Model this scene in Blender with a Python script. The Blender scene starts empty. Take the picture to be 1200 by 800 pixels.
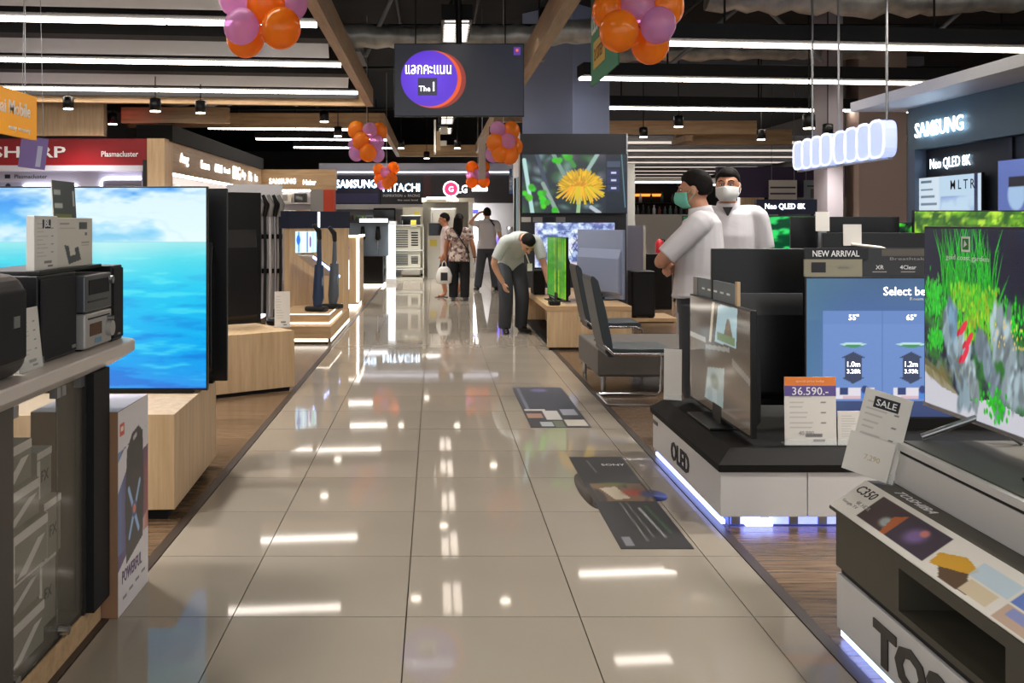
import bpy, bmesh, math, random
import numpy as np
from mathutils import Vector, Matrix, noise as mnoise
random.seed(7)
sc = bpy.context.scene
COL = sc.collection
PI = math.pi
# ------------------------------------------------------------------ camera, world, exposure
F, CX, CY, H = 1119.0, 510.0, 261.0, 1.36          # focal length in pixels, vanishing point, eye height
cam_d = bpy.data.cameras.new('camera')
cam_d.sensor_fit = 'HORIZONTAL'; cam_d.sensor_width = 36.0
cam_d.lens = F / 1200 * 36.0
cam_d.shift_x = (600 - CX) / 1200
cam_d.shift_y = -(400 - CY) / 1200
cam_d.clip_end = 200
cam = bpy.data.objects.new('camera', cam_d); COL.objects.link(cam)
cam.location = (0, 0, H); cam.rotation_euler = (PI / 2, 0, 0)
sc.camera = cam
world = bpy.data.worlds.new('world'); sc.world = world; world.use_nodes = True
world.node_tree.nodes['Background'].inputs[0].default_value = (0.95, 0.97, 1.0, 1)
world.node_tree.nodes['Background'].inputs[1].default_value = 1.05
sc.view_settings.view_transform = 'Standard'; sc.view_settings.look = 'None'
sc.view_settings.exposure = 0.42; sc.view_settings.gamma = 1.0
sc.view_settings.use_curve_mapping = False
STRIP = 9.0         # radiance of the linear ceiling lights
SPOT = 200.0         # watts of each ceiling spot

# ------------------------------------------------------------------ helpers
def at(px, py, Y):
    return Vector(((px - CX) / F * Y, Y, H - (py - CY) / F * Y))
def X_(px, Y): return (px - CX) / F * Y
def Z_(py, Y): return H - (py - CY) / F * Y

def lin(c):
    return [(v / 12.92 if v <= .04045 else ((v + .055) / 1.055) ** 2.4) for v in c]
def rgb(r, g, b):
    return tuple(lin((r / 255, g / 255, b / 255)))

MATS = {}
def mat(name, col=(200, 200, 200), rough=.5, metal=0., emit=None, estr=0., noise=0., nscale=8., coat=0., trans=0., alpha=1., ior=1.45, bump=0., spec=.5):
    if name in MATS: return MATS[name]
    m = bpy.data.materials.new(name); m.use_nodes = True
    nt = m.node_tree; b = nt.nodes['Principled BSDF']
    c = rgb(*col)
    b.inputs['Base Color'].default_value = (*c, 1)
    b.inputs['Roughness'].default_value = rough
    b.inputs['Metallic'].default_value = metal
    b.inputs['IOR'].default_value = ior
    b.inputs['Specular IOR Level'].default_value = spec
    if coat: b.inputs['Coat Weight'].default_value = coat; b.inputs['Coat Roughness'].default_value = .05
    if trans: b.inputs['Transmission Weight'].default_value = trans
    if alpha < 1: b.inputs['Alpha'].default_value = alpha
    if emit is not None:
        b.inputs['Emission Color'].default_value = (*rgb(*emit), 1); b.inputs['Emission Strength'].default_value = estr
    if noise or bump:
        tc = nt.nodes.new('ShaderNodeTexCoord'); n = nt.nodes.new('ShaderNodeTexNoise')
        n.inputs['Scale'].default_value = nscale; n.inputs['Detail'].default_value = 5
        nt.links.new(tc.outputs['Object'], n.inputs['Vector'])
        if noise:
            r = nt.nodes.new('ShaderNodeValToRGB')
            r.color_ramp.elements[0].position = .3; r.color_ramp.elements[1].position = .7
            r.color_ramp.elements[0].color = (*[v * (1 - noise) for v in c], 1)
            r.color_ramp.elements[1].color = (*[min(1, v * (1 + noise)) for v in c], 1)
            nt.links.new(n.outputs['Fac'], r.inputs['Fac']); nt.links.new(r.outputs['Color'], b.inputs['Base Color'])
        if bump:
            bp = nt.nodes.new('ShaderNodeBump'); bp.inputs['Strength'].default_value = bump; bp.inputs['Distance'].default_value = .01
            nt.links.new(n.outputs['Fac'], bp.inputs['Height']); nt.links.new(bp.outputs['Normal'], b.inputs['Normal'])
    MATS[name] = m
    return m

def wood(name, c1, c2, stretch=(1, 12, 12), scale=3., rough=.45, per_object=0.):
    """streaked wood: noise stretched along one object axis, colour shifted a little per object"""
    if name in MATS: return MATS[name]
    m = bpy.data.materials.new(name); m.use_nodes = True
    nt = m.node_tree; b = nt.nodes['Principled BSDF']; b.inputs['Roughness'].default_value = rough
    tc = nt.nodes.new('ShaderNodeTexCoord'); mp = nt.nodes.new('ShaderNodeMapping'); mp.inputs['Scale'].default_value = stretch
    n = nt.nodes.new('ShaderNodeTexNoise'); n.inputs['Scale'].default_value = scale; n.inputs['Detail'].default_value = 6; n.inputs['Roughness'].default_value = .65
    r = nt.nodes.new('ShaderNodeValToRGB')
    r.color_ramp.elements[0].position = .32; r.color_ramp.elements[1].position = .68
    r.color_ramp.elements[0].color = (*rgb(*c1), 1); r.color_ramp.elements[1].color = (*rgb(*c2), 1)
    nt.links.new(tc.outputs['Object'], mp.inputs['Vector'])
    src = mp.outputs['Vector']
    if per_object:
        oi = nt.nodes.new('ShaderNodeObjectInfo'); ad = nt.nodes.new('ShaderNodeVectorMath'); ad.operation = 'ADD'
        ml = nt.nodes.new('ShaderNodeVectorMath'); ml.operation = 'SCALE'; ml.inputs['Scale'].default_value = 37.
        cb = nt.nodes.new('ShaderNodeCombineXYZ')
        nt.links.new(oi.outputs['Random'], cb.inputs[0]); nt.links.new(oi.outputs['Random'], cb.inputs[1])
        nt.links.new(cb.outputs[0], ml.inputs[0]); nt.links.new(src, ad.inputs[0]); nt.links.new(ml.outputs[0], ad.inputs[1]); src = ad.outputs[0]
    nt.links.new(src, n.inputs['Vector']); nt.links.new(n.outputs['Fac'], r.inputs['Fac'])
    out = r.outputs['Color']
    if per_object:
        hs = nt.nodes.new('ShaderNodeHueSaturation'); mr = nt.nodes.new('ShaderNodeMapRange')
        mr.inputs['To Min'].default_value = 1 - per_object; mr.inputs['To Max'].default_value = 1 + per_object
        nt.links.new(oi.outputs['Random'], mr.inputs['Value']); nt.links.new(mr.outputs['Result'], hs.inputs['Value'])
        nt.links.new(out, hs.inputs['Color']); out = hs.outputs['Color']
    nt.links.new(out, b.inputs['Base Color'])
    MATS[name] = m
    return m

def pic_mat(name, estr=1., rough=.25, print_only=False):
    """flat print or a lit screen: colour comes from the mesh's own colour attribute"""
    if name in MATS: return MATS[name]
    m = bpy.data.materials.new(name); m.use_nodes = True
    nt = m.node_tree; b = nt.nodes['Principled BSDF']; b.inputs['Roughness'].default_value = rough
    a = nt.nodes.new('ShaderNodeVertexColor'); a.layer_name = 'Col'
    if print_only:
        nt.links.new(a.outputs['Color'], b.inputs['Base Color'])
    else:
        b.inputs['Base Color'].default_value = (.006, .006, .007, 1)
        nt.links.new(a.outputs['Color'], b.inputs['Emission Color']); b.inputs['Emission Strength'].default_value = estr
    MATS[name] = m
    return m

class MB:
    """collects shapes into one mesh"""
    def __init__(s): s.v = []; s.f = []; s.sm = []
    def add(s, vs, fs, smooth=False):
        o = len(s.v); s.v += [tuple(p) for p in vs]
        for f in fs: s.f.append([i + o for i in f]); s.sm.append(smooth)
        return s
    def bx(s, x0, x1, y0, y1, z0, z1):
        vs = [(x0, y0, z0), (x1, y0, z0), (x1, y1, z0), (x0, y1, z0), (x0, y0, z1), (x1, y0, z1), (x1, y1, z1), (x0, y1, z1)]
        return s.add(vs, [(0, 3, 2, 1), (4, 5, 6, 7), (0, 1, 5, 4), (1, 2, 6, 5), (2, 3, 7, 6), (3, 0, 4, 7)])
    def box(s, c, d, rz=0., rx=0., ry=0.):
        M = Matrix.Translation(c) @ Matrix.Rotation(rz, 4, 'Z') @ Matrix.Rotation(ry, 4, 'Y') @ Matrix.Rotation(rx, 4, 'X')
        t = MB().bx(-d[0] / 2, d[0] / 2, -d[1] / 2, d[1] / 2, -d[2] / 2, d[2] / 2)
        return s.add([M @ Vector(p) for p in t.v], t.f)
    def prism(s, poly, a0, a1, axis='y'):
        """polygon (two coordinates) extruded along axis"""
        def P(p, a): return {'x': (a, p[0], p[1]), 'y': (p[0], a, p[1]), 'z': (p[0], p[1], a)}[axis]
        n = len(poly)
        ar = sum(poly[i][0] * poly[(i + 1) % n][1] - poly[(i + 1) % n][0] * poly[i][1] for i in range(n))
        if (ar < 0): poly = poly[::-1]
        vs = [P(p, a0) for p in poly] + [P(p, a1) for p in poly]
        fs = [list(range(n))[::-1], list(range(n, 2 * n))] + [(i, (i + 1) % n, (i + 1) % n + n, i + n) for i in range(n)]
        if axis == 'y': fs = [list(f)[::-1] for f in fs]
        return s.add(vs, fs)
    def cyl(s, p0, p1, r0, r1=None, n=14, smooth=True):
        return s.tube([p0, p1], [r0, r0 if r1 is None else r1], n, smooth)
    def tube(s, pts, r, n=10, smooth=True, closed=False):
        pts = [Vector(p) for p in pts]; k = len(pts)
        rs = r if isinstance(r, (list, tuple)) else [r] * k
        o = []; prev = None
        for i, p in enumerate(pts):
            t = (pts[min(i + 1, k - 1)] - pts[max(i - 1, 0)]).normalized()
            if prev is None:
                u = t.orthogonal().normalized()
            else:
                u = (prev - t * prev.dot(t))
                u = u.normalized() if u.length > 1e-6 else t.orthogonal().normalized()
            prev = u; w = t.cross(u)
            for j in range(n):
                a = 2 * PI * j / n
                o.append(p + (u * math.cos(a) + w * math.sin(a)) * rs[i])
        fs = []
        for i in range(k - 1):
            for j in range(n):
                fs.append((i * n + j, i * n + (j + 1) % n, (i + 1) * n + (j + 1) % n, (i + 1) * n + j))
        s.add(o, fs, smooth)
        s.add(o[:n], [list(range(n))[::-1]]); s.add(o[-n:], [list(range(n))])
        return s
    def ell(s, c, r, nu=16, nv=10, M=None):
        c = Vector(c); r = (r, r, r) if not isinstance(r, (list, tuple)) else r
        vs = []; fs = []
        for i in range(nv + 1):
            th = PI * i / nv
            for j in range(nu):
                ph = 2 * PI * j / nu
                p = Vector((r[0] * math.sin(th) * math.cos(ph), r[1] * math.sin(th) * math.sin(ph), r[2] * math.cos(th)))
                vs.append(c + (M @ p if M else p))
        for i in range(nv):
            for j in range(nu):
                fs.append((i * nu + j, (i + 1) * nu + j, (i + 1) * nu + (j + 1) % nu, i * nu + (j + 1) % nu))
        return s.add(vs, fs, True)
    def rings(s, rings, smooth=True, cap=True):
        """loft through rings of equal point count"""
        n = len(rings[0]); o = [p for r in rings for p in r]; fs = []
        for i in range(len(rings) - 1):
            for j in range(n):
                fs.append((i * n + j, i * n + (j + 1) % n, (i + 1) * n + (j + 1) % n, (i + 1) * n + j))
        if cap: fs += [list(range(n))[::-1], list(range((len(rings) - 1) * n, len(rings) * n))]
        return s.add(o, fs, smooth)
    def lathe(s, prof, c=(0, 0, 0), n=20):
        c = Vector(c)
        return s.rings([[c + Vector((r * math.cos(2 * PI * j / n), r * math.sin(2 * PI * j / n), z)) for j in range(n)] for r, z in prof])
    def mesh(s, name):
        me = bpy.data.meshes.new(name); me.from_pydata(s.v, [], s.f)
        me.polygons.foreach_set('use_smooth', s.sm); me.update()
        return me
    def build(s, name, m, parent=None, bevel=0., seg=2, loc=None, M=None):
        me = s.mesh(name); me.materials.append(m)
        o = bpy.data.objects.new(name, me); COL.objects.link(o)
        if parent is not None: o.parent = parent
        if loc is not None: o.location = loc
        if M is not None: o.matrix_local = M
        if bevel:
            b = o.modifiers.new('bevel', 'BEVEL'); b.width = bevel; b.segments = seg; b.limit_method = 'ANGLE'
        return o

def tag(o, label=None, cat=None, group=None, kind=None):
    if label: o['label'] = label
    if cat: o['category'] = cat
    if group: o['group'] = group
    if kind: o['kind'] = kind
    return o
def thing(name, label, cat, loc=(0, 0, 0), rz=0., group=None):
    o = bpy.data.objects.new(name, None); COL.objects.link(o)
    o.empty_display_size = .1
    o.location = loc; o.rotation_euler = (0, 0, rz)
    return tag(o, label, cat, group)
def struct(name, label=None, loc=(0, 0, 0), rz=0.):
    o = bpy.data.objects.new(name, None); COL.objects.link(o); o.location = loc; o.rotation_euler = (0, 0, rz)
    return tag(o, label, None, None, 'structure')
def inst(src, parent, loc, name=None, rz=0., scale=None):
    o = src.copy(); COL.objects.link(o); o.parent = parent; o.location = loc
    o.rotation_euler = (0, 0, rz)
    if scale: o.scale = scale
    return o
def copy_tree(o, parent=None):
    c = o.copy(); COL.objects.link(c); c.parent = parent
    for ch in list(o.children): copy_tree(ch, c)
    return c

RX = Matrix.Rotation(PI / 2, 4, 'X')
def text(s, parent, loc, m, size=.1, name='lettering', ext=.003, bold=0., width=None, height=None, M=None, align='CENTER', shear=0., res=2):
    """lettering standing on a face that looks to local -Y (or on plane M)"""
    cu = bpy.data.curves.new('tmp', 'FONT'); cu.body = s; cu.size = size; cu.extrude = ext; cu.offset = bold * size * .45
    cu.align_x = align; cu.align_y = 'CENTER'; cu.resolution_u = res; cu.shear = shear
    t = bpy.data.objects.new('tmp', cu)
    me = bpy.data.meshes.new_from_object(t)
    bpy.data.objects.remove(t); bpy.data.curves.remove(cu)
    n = len(me.vertices); co = np.zeros(n * 3); me.vertices.foreach_get('co', co); co = co.reshape(-1, 3)
    if n:
        w = np.ptp(co[:, 0]); h = np.ptp(co[:, 1]); sx = sy = 1.
        if width: sx = sy = width / max(w, 1e-6)
        if height: sy = height / max(h, 1e-6); sx = sx if width else sy
        if align == 'CENTER': co[:, 0] -= (co[:, 0].max() + co[:, 0].min()) / 2
        co[:, 1] -= (co[:, 1].max() + co[:, 1].min()) / 2
        co[:, 0] *= sx; co[:, 1] *= sy
        me.vertices.foreach_set('co', co.ravel()); me.update()
    me.materials.clear(); me.materials.append(m); me.name = name
    o = bpy.data.objects.new(name, me); COL.objects.link(o); o.parent = parent
    o.matrix_local = (M if M is not None else Matrix.Translation(loc) @ RX)
    return o

def picture(name, arr, x0, x1, z0, z1, y, parent, m, M=None):
    """a painted picture (rows from the top) as a fine coloured grid in the local XZ plane facing -Y"""
    h, w = arr.shape[:2]
    X, Z = np.meshgrid(np.linspace(x0, x1, w), np.linspace(z1, z0, h))
    co = np.stack([X, np.full_like(X, y), Z], -1).reshape(-1, 3)
    i = np.arange(h * w).reshape(h, w)
    fs = np.stack([i[1:, :-1], i[1:, 1:], i[:-1, 1:], i[:-1, :-1]], -1).reshape(-1, 4)
    me = bpy.data.meshes.new(name)
    me.vertices.add(len(co)); me.vertices.foreach_set('co', co.ravel())
    me.loops.add(fs.size); me.loops.foreach_set('vertex_index', fs.ravel().astype(np.int32))
    me.polygons.add(len(fs)); me.polygons.foreach_set('loop_start', np.arange(0, fs.size, 4, dtype=np.int32))
    me.update(calc_edges=True)
    c = np.clip(arr, 0, 1); c = np.where(c <= .04045, c / 12.92, ((c + .055) / 1.055) ** 2.4)
    at_ = me.color_attributes.new('Col', 'FLOAT_COLOR', 'POINT')
    at_.data.foreach_set('color', np.concatenate([c.reshape(-1, 3), np.ones((h * w, 1))], 1).astype(np.float32).ravel())
    me.materials.append(m)
    o = bpy.data.objects.new(name, me); COL.objects.link(o); o.parent = parent
    if M is not None: o.matrix_local = M
    return o

class Cv:
    """small picture painter; u to the right, v downwards, both 0..1"""
    def __init__(s, w, h, col=(0, 0, 0)):
        s.w, s.h, s.asp = w, h, w / h
        s.a = np.ones((h, w, 3)) * np.array(col) / 255.
        s.U, s.V = np.meshgrid((np.arange(w) + .5) / w, (np.arange(h) + .5) / h)
    def mix(s, m, col, op=1.):
        m = np.clip(m * op, 0, 1)[..., None]
        c = np.array(col) / 255. if not (isinstance(col, np.ndarray) and col.ndim == 3) else col
        s.a = s.a * (1 - m) + c * m
        return s
    def ell(s, cx, cy, rx, ry, col, ang=0., soft=.15, op=1.):
        x = (s.U - cx) * s.asp; y = s.V - cy; c, d = math.cos(ang), math.sin(ang)
        q = np.sqrt(((x * c + y * d) / (rx * s.asp)) ** 2 + ((-x * d + y * c) / ry) ** 2)
        return s.mix((1 - q) / soft, col, op)
    def line(s, x0, y0, x1, y1, w0, w1, col, op=1.):
        ax, bx_ = x0 * s.asp, x1 * s.asp; px = s.U * s.asp - ax; py = s.V - y0; dx = bx_ - ax; dy = y1 - y0
        t = np.clip((px * dx + py * dy) / max(dx * dx + dy * dy, 1e-9), 0, 1)
        d = np.sqrt((px - t * dx) ** 2 + (py - t * dy) ** 2)
        return s.mix((w0 + (w1 - w0) * t - d) * s.h + .5, col, op)
    def rect(s, x0, y0, x1, y1, col, op=1.):
        return s.mix(((s.U >= x0) & (s.U <= x1) & (s.V >= y0) & (s.V <= y1)).astype(float), col, op)
    def poly(s, pts, col, op=1.):
        ins = np.zeros(s.U.shape, bool); n = len(pts)
        for i in range(n):
            x0, y0 = pts[i]; x1, y1 = pts[(i + 1) % n]
            if y0 == y1: continue
            c = ((y0 > s.V) != (y1 > s.V)) & (s.U < (x1 - x0) * (s.V - y0) / (y1 - y0) + x0)
            ins ^= c
        return s.mix(ins.astype(float), col, op)
    def fbm(s, kx, ky, oct=4, seed=1):
        r = np.random.default_rng(seed); out = np.zeros(s.U.shape); tot = 0; amp = 1.
        for o in range(oct):
            g = r.random((int(ky * 2 ** o) + 3, int(kx * 2 ** o) + 3))
            x = s.U * kx * 2 ** o; y = s.V * ky * 2 ** o; xi = x.astype(int); yi = y.astype(int)
            fx = x - xi; fy = y - yi; fx = fx * fx * (3 - 2 * fx); fy = fy * fy * (3 - 2 * fy)
            out += amp * ((g[yi, xi] * (1 - fx) + g[yi, xi + 1] * fx) * (1 - fy) + (g[yi + 1, xi] * (1 - fx) + g[yi + 1, xi + 1] * fx) * fy)
            tot += amp; amp *= .55
        return out / tot
    def vg(s, stops):
        v = [k for k, _ in stops]
        s.a = np.stack([np.interp(s.V, v, [c[i] / 255. for _, c in stops]) for i in range(3)], -1)
        return s

ORD = ['first', 'second', 'third', 'fourth', 'fifth', 'sixth', 'seventh', 'eighth', 'ninth', 'tenth', 'eleventh', 'twelfth', 'thirteenth', 'fourteenth', 'fifteenth', 'sixteenth']

# ------------------------------------------------------------------ shared materials
m_tile = mat('polished_tile', (150, 141, 128), .045, noise=.05, nscale=1.2, ior=1.5, spec=.2)
m_grout = mat('grout', (92, 82, 70), .8)
m_plank = wood('floor_oak', (70, 54, 41), (128, 104, 80), (2, 30, 1), 2.2, .22, .22)
m_edge = mat('dark_edge_trim', (60, 50, 44), .4)
m_oak = wood('pale_oak', (188, 157, 118), (213, 185, 146), (14, 14, 1), 1.6, .45)
m_oak_h = wood('pale_oak_flat', (170, 138, 100), (204, 172, 130), (1, 14, 14), 1.6, .45)
m_oak_y = wood('pale_oak_beam', (158, 128, 96), (186, 156, 120), (14, 1, 14), 1.6, .5)
m_white = mat('white_laminate', (204, 202, 200), .35)
m_wpanel = mat('white_ceiling_panel', (230, 242, 255), .6)
m_black = mat('black_plastic', (14, 14, 16), .35)
m_black_m = mat('black_matt', (12, 12, 14), .7)
m_dark = mat('dark_void', (26, 27, 30), .85, noise=.3, nscale=2)
m_gloss = mat('black_glass', (8, 8, 9), .06)
m_char = mat('charcoal_laminate', (22, 21, 19), .65, noise=.05, spec=.2)
m_olive = mat('olive_grey_laminate', (74, 70, 60), .5, noise=.05)
m_chrome = mat('chrome', (205, 205, 208), .15, 1.)
m_alu = mat('aluminium', (170, 172, 176), .35, 1.)
m_silver = mat('silver_plastic', (178, 176, 172), .35, .3)
m_card = mat('white_card', (224, 220, 212), .5)
m_ink = mat('dark_ink', (40, 40, 44), .6)
m_inkg = mat('grey_ink', (150, 148, 146), .6)
m_strip = mat('lit_strip', (255, 255, 255), .5, emit=(255, 244, 232), estr=STRIP)
m_led = mat('cool_led', (255, 255, 255), .5, emit=(150, 170, 255), estr=4.)
m_ledb = mat('blue_led', (255, 255, 255), .5, emit=(110, 125, 255), estr=1.6)
m_ledw = mat('warm_led', (255, 255, 255), .5, emit=(255, 247, 232), estr=2.6)
m_cove = mat('cove_light', (255, 255, 255), .5, emit=(255, 246, 232), estr=9.)
m_biglet = mat('lit_sign_letter', (255, 255, 255), .5, emit=(205, 232, 255), estr=4.5)
m_letter = mat('lit_letter', (255, 255, 255), .5, emit=(245, 248, 255), estr=3.)
m_letterw = mat('white_letter', (240, 240, 240), .5)
m_clear = mat('clear_acrylic', (245, 250, 250), .03, alpha=.16)
m_screen = pic_mat('screen_picture', .76)
m_print = pic_mat('printed_picture', print_only=True, rough=.35)
m_floorprint = pic_mat('floor_sticker_print', print_only=True, rough=.6)
# ------------------------------------------------------------------ the room shell
AL, AR = -1.12, 1.25       # aisle edges
floor = MB().bx(-9, 11, -4, 42, -.12, -.011).build('floor', m_grout); tag(floor, 'polished cream tile aisle between dark oak plank floors', kind='structure')
tiles = {}
xs = [AL, -.70, -.10, .50, 1.10, AR]
Y0 = .898
for k in range(len(xs) - 1):
    w = xs[k + 1] - xs[k] - .004
    tiles[k] = MB().bx(-w / 2, w / 2, -.298, .298, -.011, 0).mesh('tile'); tiles[k].materials.append(m_tile)
for r in range(-4, 44):
    for k in range(5):
        o = bpy.data.objects.new('tile', tiles[k]); COL.objects.link(o); o.parent = floor
        o.location = ((xs[k] + xs[k + 1]) / 2, Y0 + .6 * r + .3, 0)
        o.rotation_euler = (random.uniform(-.0012, .0012), random.uniform(-.0012, .0012), 0)
yt1 = Y0 + .6 * 44
for x0, x1 in ((-8, AL - .002), (AR + .002, 2.75)):
    MB().bx(x0, x1, 21.3, yt1, -.011, 0).build('tile_field', m_tile, floor)
for x in (AL - .022, AR + .022):
    MB().bx(x - .021, x + .021, -1.5, 21.3, -.011, .003).build('edge_strip', m_edge, floor)
# oak planks, laid across; each one near enough to be told apart is a piece of its own
pl = MB().bx(-.5975, .5975, -.0735, .0735, -.011, 0).mesh('plank'); pl.materials.append(m_plank)
def planks(xa, sgn, ya, yb, ncol):
    n = int((yb - ya) / .15)
    for r in range(n):
        off = random.uniform(0, .6)
        for c in range(ncol):
            w = 1.2
            x0 = xa + sgn * (c * 1.2)
            o = bpy.data.objects.new('plank', pl); COL.objects.link(o); o.parent = floor
            o.location = (x0 + sgn * .6, ya + (r + .5) * .15, 0)
            if (r + c) % 2: o.rotation_euler = (0, 0, PI)
planks(AR + .044, 1, 2.1, 14.1, 2)
planks(AL - .044, -1, 3.0, 14.1, 1)
for x0, x1, y0, y1 in ((-9, AL - 1.246, -4, 21.3), (AL - 1.244, AL - .044, -4, 3.0), (AL - 1.244, AL - .044, 14.1, 21.3), (AR + .044, AR + 2.444, -4, 2.1), (AR + .044, AR + 2.444, 14.1, 21.3),
                       (AR + 2.446, 11, -4, 42), (2.75, AR + 2.444, 21.3, 42)):
    f = MB().bx(x0, x1, y0, y1, -.011, -.0005).build('plank_field', m_plank, floor); f['kind'] = 'stuff'
ceil = MB().bx(-9, 11, -4, 42, 4.5, 4.6).build('ceiling', m_dark); tag(ceil, 'dark open ceiling slab above the hanging rafts', kind='structure')
m_wallg = mat('grey_wall_paint', (118, 116, 116), .7)
for nm, b in (('wall_left', (-9.1, -9, -4, 42, 0, 4.5)), ('wall_right', (11, 11.1, -4, 42, 0, 4.5)), ('wall_far', (-9, 11, 42, 42.1, 0, 4.5))):
    tag(MB().bx(*b).build(nm, m_wallg), kind='structure')

# ------------------------------------------------------------------ ceiling rafts
ZS = 3.25
SK = .10      # the rafts hang a little askew to the aisle
def light_strip(x0, x1, y, label, group, wid=.12, z=ZS, pivot=1, added_baffle=False):
    """pivot 1: y is the depth of the end nearest the left aisle edge (x1); 0: of the end x0"""
    L = x1 - x0; px_ = x1 if pivot else x0; d = (-L / 2 if pivot else L / 2)
    t = thing('linear_ceiling_light', label, 'ceiling light', (px_ + d * math.cos(SK), y + d * math.sin(SK), z), SK, group)
    MB().bx(-L / 2, L / 2, -.24, .12, .03, .19).build('housing', m_black_m, t)
    if added_baffle: MB().bx(-L / 2, L / 2, .10, .11, -.06, .03).build('added_baffle', m_black_m, t)  # lip added on the far side to keep light off the oak beam
    n = max(2, int(round(L / 1.5)))
    for k in range(n):
        a = -L / 2 + L * k / n + .01; b = -L / 2 + L * (k + 1) / n - .01
        MB().bx(a, b, -wid / 2, wid / 2, 0, .03).build('diffuser', m_strip, t)
    for k in range(3):
        x = -L / 2 + L * (k + .5) / 3
        MB().cyl((x, -.05, .19), (x, -.05, 4.5 - z), .012, n=6).build('hanger_rod', m_black_m, t)
    return t
def raft_panel(parent, x0, x1, y0, y1, z=ZS + .05):
    M = Matrix.Translation((x1, 0, 0)) @ Matrix.Translation((0, (y0 + y1) / 2, 0)) @ Matrix.Rotation(SK, 4, 'Z') @ Matrix.Translation((-x1, -(y0 + y1) / 2, 0))
    MB().bx(x0, x1, y0, y1, z - .01, z + .03).build('panel', m_wpanel, parent, M=M)
    MB().bx(x0, x1, y0 - .30, y0 - .02, z - .01, z + .16).build('panel_beam', m_black_m, parent, M=M)
    for x in (x1 - .6, (x0 + x1) / 2, x0 + .6):
        MB().cyl((x, (y0 + y1) / 2, z + .03), (x, (y0 + y1) / 2, 4.5), .008, n=6).build('hanger_rod', m_black_m, parent, M=M)
raft = struct('ceiling_raft', 'wood framed raft of white panels over the big ocean television')
MB().bx(-1.03, -.93, -1.5, 14.32, 3.1, 3.36).build('frame_beam', m_oak_y, raft)
MB().bx(-7.5, 0, -.12, 0, 3.1, 3.3).build('frame_beam', m_oak_h, raft, M=Matrix.Translation((-1.03, 14.32, 0)) @ Matrix.Rotation(SK, 4, 'Z'))
for i, y in enumerate((-.4, 2.0, 4.4, 6.8, 9.2, 11.55, 14.02)):
    light_strip(-8.3, -1.13, y + .0, '%s linear light from the doorway in the raft over the ocean television' % ORD[i], 'linear lights over the left displays', added_baffle=(i == 6))
for a, b in ((3.1, 4.05), (5.5, 6.45), (7.75, 8.75), (10.3, 11.2), (12.7, 13.68)):
    raft_panel(raft, -8.3, -1.2, a, b)
raft = struct('ceiling_raft', 'wood framed raft deep in the shop over the vacuum displays')
MB().bx(-5.6, -1.02, 17.4, 17.52, 3.1, 3.36).build('frame_beam', m_oak_h, raft)
MB().bx(-1.02, -.92, 17.4, 25.0, 3.1, 3.36).build('frame_beam', m_oak_y, raft)
MB().bx(-1.02, 2.3, 25.0, 25.15, 3.1, 3.4).build('frame_beam', m_oak_h, raft)
for i, y in enumerate((19.6, 22.0, 24.4)):
    light_strip(-4.6 + .5 * i, -1.1, y, '%s linear light behind the oak beam over the vacuum displays' % ORD[i], 'linear lights deep on the left')
raft = struct('ceiling_raft', 'oak edge beam over the row of televisions beside the aisle')
MB().bx(1.02, 1.14, -1.5, 13.2, 3.1, 3.36).build('frame_beam', m_oak_y, raft)
MB().bx(2.2, 6.3, 18.7, 18.9, 3.1, 3.36).build('frame_beam', m_oak_h, raft)
MB().bx(5.0, 7.4, 19.8, 20.0, 2.98, 3.3).build('frame_beam', m_oak_h, raft)
MB().bx(4.95, 5.1, 18.9, 20.0, 2.98, 3.1).build('frame_beam', m_oak_y, raft)
for i, y in enumerate((-.3, 2.3, 4.9, 7.5, 10.1, 12.6, 15.75)):
    light_strip(1.5 if i < 4 else 1.9, 9.0, y, '%s linear light from the doorway over the television islands' % ORD[i], 'linear lights over the right displays', pivot=0)
raft = struct('ceiling_raft', 'rows of white slat panels over the far shelves behind the masked men')
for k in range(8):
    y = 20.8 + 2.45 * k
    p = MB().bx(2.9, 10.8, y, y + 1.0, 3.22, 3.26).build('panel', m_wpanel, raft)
    MB().bx(2.9, 10.8, y + 1.15, y + 1.95, 3.24, 3.25).build('slat_glow', mat('far_slat_glow', (255, 255, 255), emit=(255, 240, 228), estr=.55), raft)  # glow standing in for light falling on the white slats
raft = struct('ceiling_raft', 'oak beam with short side arms above the far aisle balloons')
for x0, x1, y0, y1 in ((.95, 1.05, 15.5, 22.5), (1.05, 2.6, 15.5, 15.65)):
    MB().bx(x0, x1, y0, y1, 3.0, 3.22).build('frame_beam', m_oak_y, raft)
# louvred twin fixtures in a line over the aisle
m_louvre = mat('lit_louvre', (255, 255, 255), .5, emit=(255, 240, 222), estr=STRIP * .6)
for i, y in enumerate((2.5, 4.75, 7.0, 9.2, 11.4, 13.4, 15.5, 17.6, 19.7)):  # last three added to brighten the far aisle floor
    t = thing('louvre_light', '%s louvred light from the doorway along the middle of the aisle ceiling' % ORD[i], 'ceiling light', (.21, y, 3.3), 0, 'louvred lights over the aisle')
    MB().bx(-.15, .15, -.02, 1.02, .012, .16).build('housing', m_black_m, t)
    for s in (-1, 1):
        MB().bx(s * .065 - .05, s * .065 + .05, .03, .97, 0, .012).build('tube', m_louvre, t)
    for k in range(9):
        MB().bx(-.13, .13, .03 + k * .115, .036 + k * .115, -.02, 0).build('louvre', m_alu, t)
    for yy in (.2, .8): MB().cyl((0, yy, .16), (0, yy, 1.2), .01, n=6).build('hanger_rod', m_black_m, t)

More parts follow.
